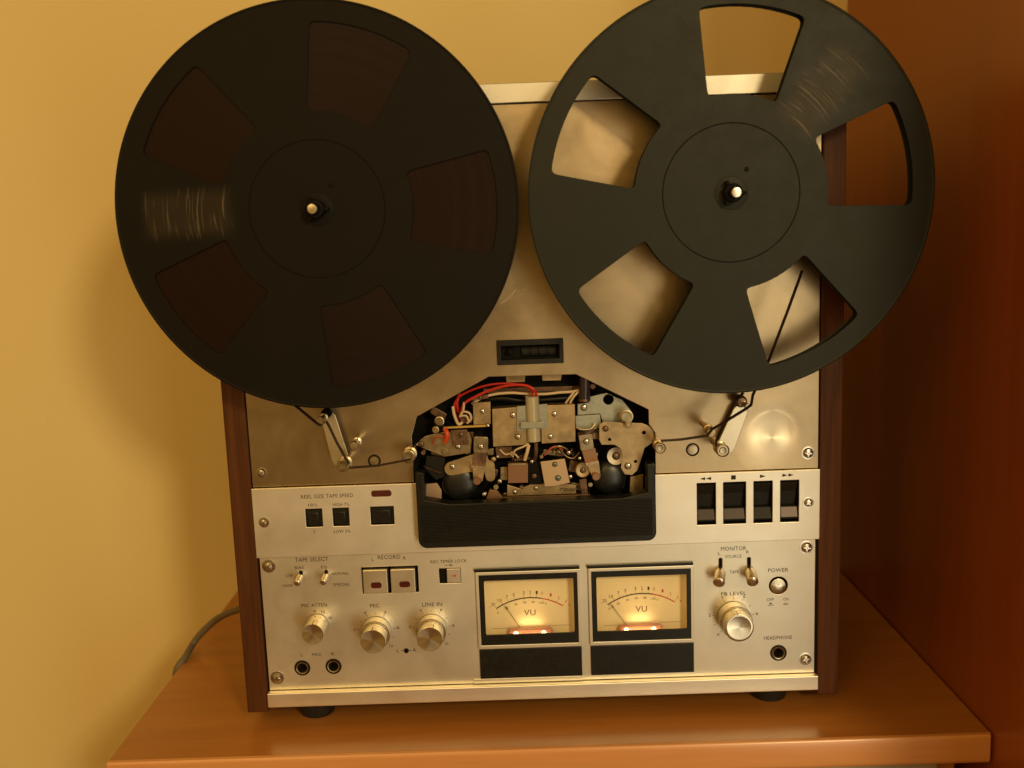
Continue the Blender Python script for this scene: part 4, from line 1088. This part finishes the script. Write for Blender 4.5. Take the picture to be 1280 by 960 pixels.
# ------------------------------------------------------------------ the running tape
def ribbon(path, y0, y1, name, th=.00018):
    P = [Vector((p[0], p[1])) for p in path]; b = bmesh.new(); L = []
    for i, p in enumerate(P):
        d = (P[min(i+1, len(P)-1)]-P[max(i-1, 0)]).normalized(); nrm = Vector((-d.y, d.x))*th
        L.append([b.verts.new((p.x+s*nrm.x, y, p.y+s*nrm.y)) for s, y in ((1, y0), (1, y1), (-1, y1), (-1, y0))])
    for A, B in zip(L, L[1:]):
        for k in range(4): b.faces.new((A[k], A[(k+1) % 4], B[(k+1) % 4], B[k]))
    b.faces.new(L[0]); b.faces.new(L[-1][::-1]); return b
yt0, yt1 = YF+.0016, YF+.0078; ymid = (yt0+yt1)/2
def V(px, py, y=ymid): return U(px, py, y)
# left: from the underside of the full pack to the first guide, down the arm, past the posts to the heads
pl = [V(330, 478), V(362, 501), V(396, 529)]
pm = [V(401, 532), V(408, 527), V(411, 532), V(421, 553), V(436, 580)]
tp = thing('magnetic_tape', (0, ymid, .25), 'thin dark tape running from reel to reel past the guides and heads', 'tape')
lt = ribbon(pl+pm, yt0, yt1, 'x'); link('left_run', lt, M_tape, tp, smooth=False)
hl_ = [V(436, 580), V(448, 582), V(505, 577)]
link('head_run', ribbon([V(432, 590), V(470, 587), V(512, 579)], yt0+.012, yt1+.012, 'x') , M_tape, tp, smooth=False)
pr_ = [V(826, 551), V(850, 549.5), V(884, 544.5), V(890, 536.5), V(900, 531), V(934, 510), V(939, 506), V(941, 494), V(948, 478), V(962, 448), V(984, 390), V(1003, 338)]
link('right_run', ribbon(pr_, yt0, yt1, 'x'), M_tape, tp, smooth=False)
link('arm_run', ribbon([V(931, 492), V(921, 502), V(912, 521), V(897, 552), V(896, 560)], yt0+.004, yt1+.004, 'x'), M_tape, tp, smooth=False)

# ------------------------------------------------------------------ power cable
cp = []
for px, py, z in ((330, 754, .050), (300, 761, .045), (274, 772, .034), (254, 789, .020), (242, 804, .0085)):
    x, y = UZ(px, py, z); cp.append((x, y, z))
y = cp[-1][1]
cp += [(TX0+.0015, y-.018, .0037), (TX0-.0052, y-.027, -.009), (TX0-.0045, y-.028, -.05), (TX0-.0040, y-.020, -.14), (TX0-.006, y, -.35), (TX0-.02, y+.02, -.72), (TX0-.05, y+.05, -.738), (TX0-.14, y+.10, -.738)]
o = link('power_cable', tube(cp, .0031, 12), M_cable)
o['label'] = 'grey brown cable coming from behind the recorder and dropping off the left table edge'; o['category'] = 'cable'
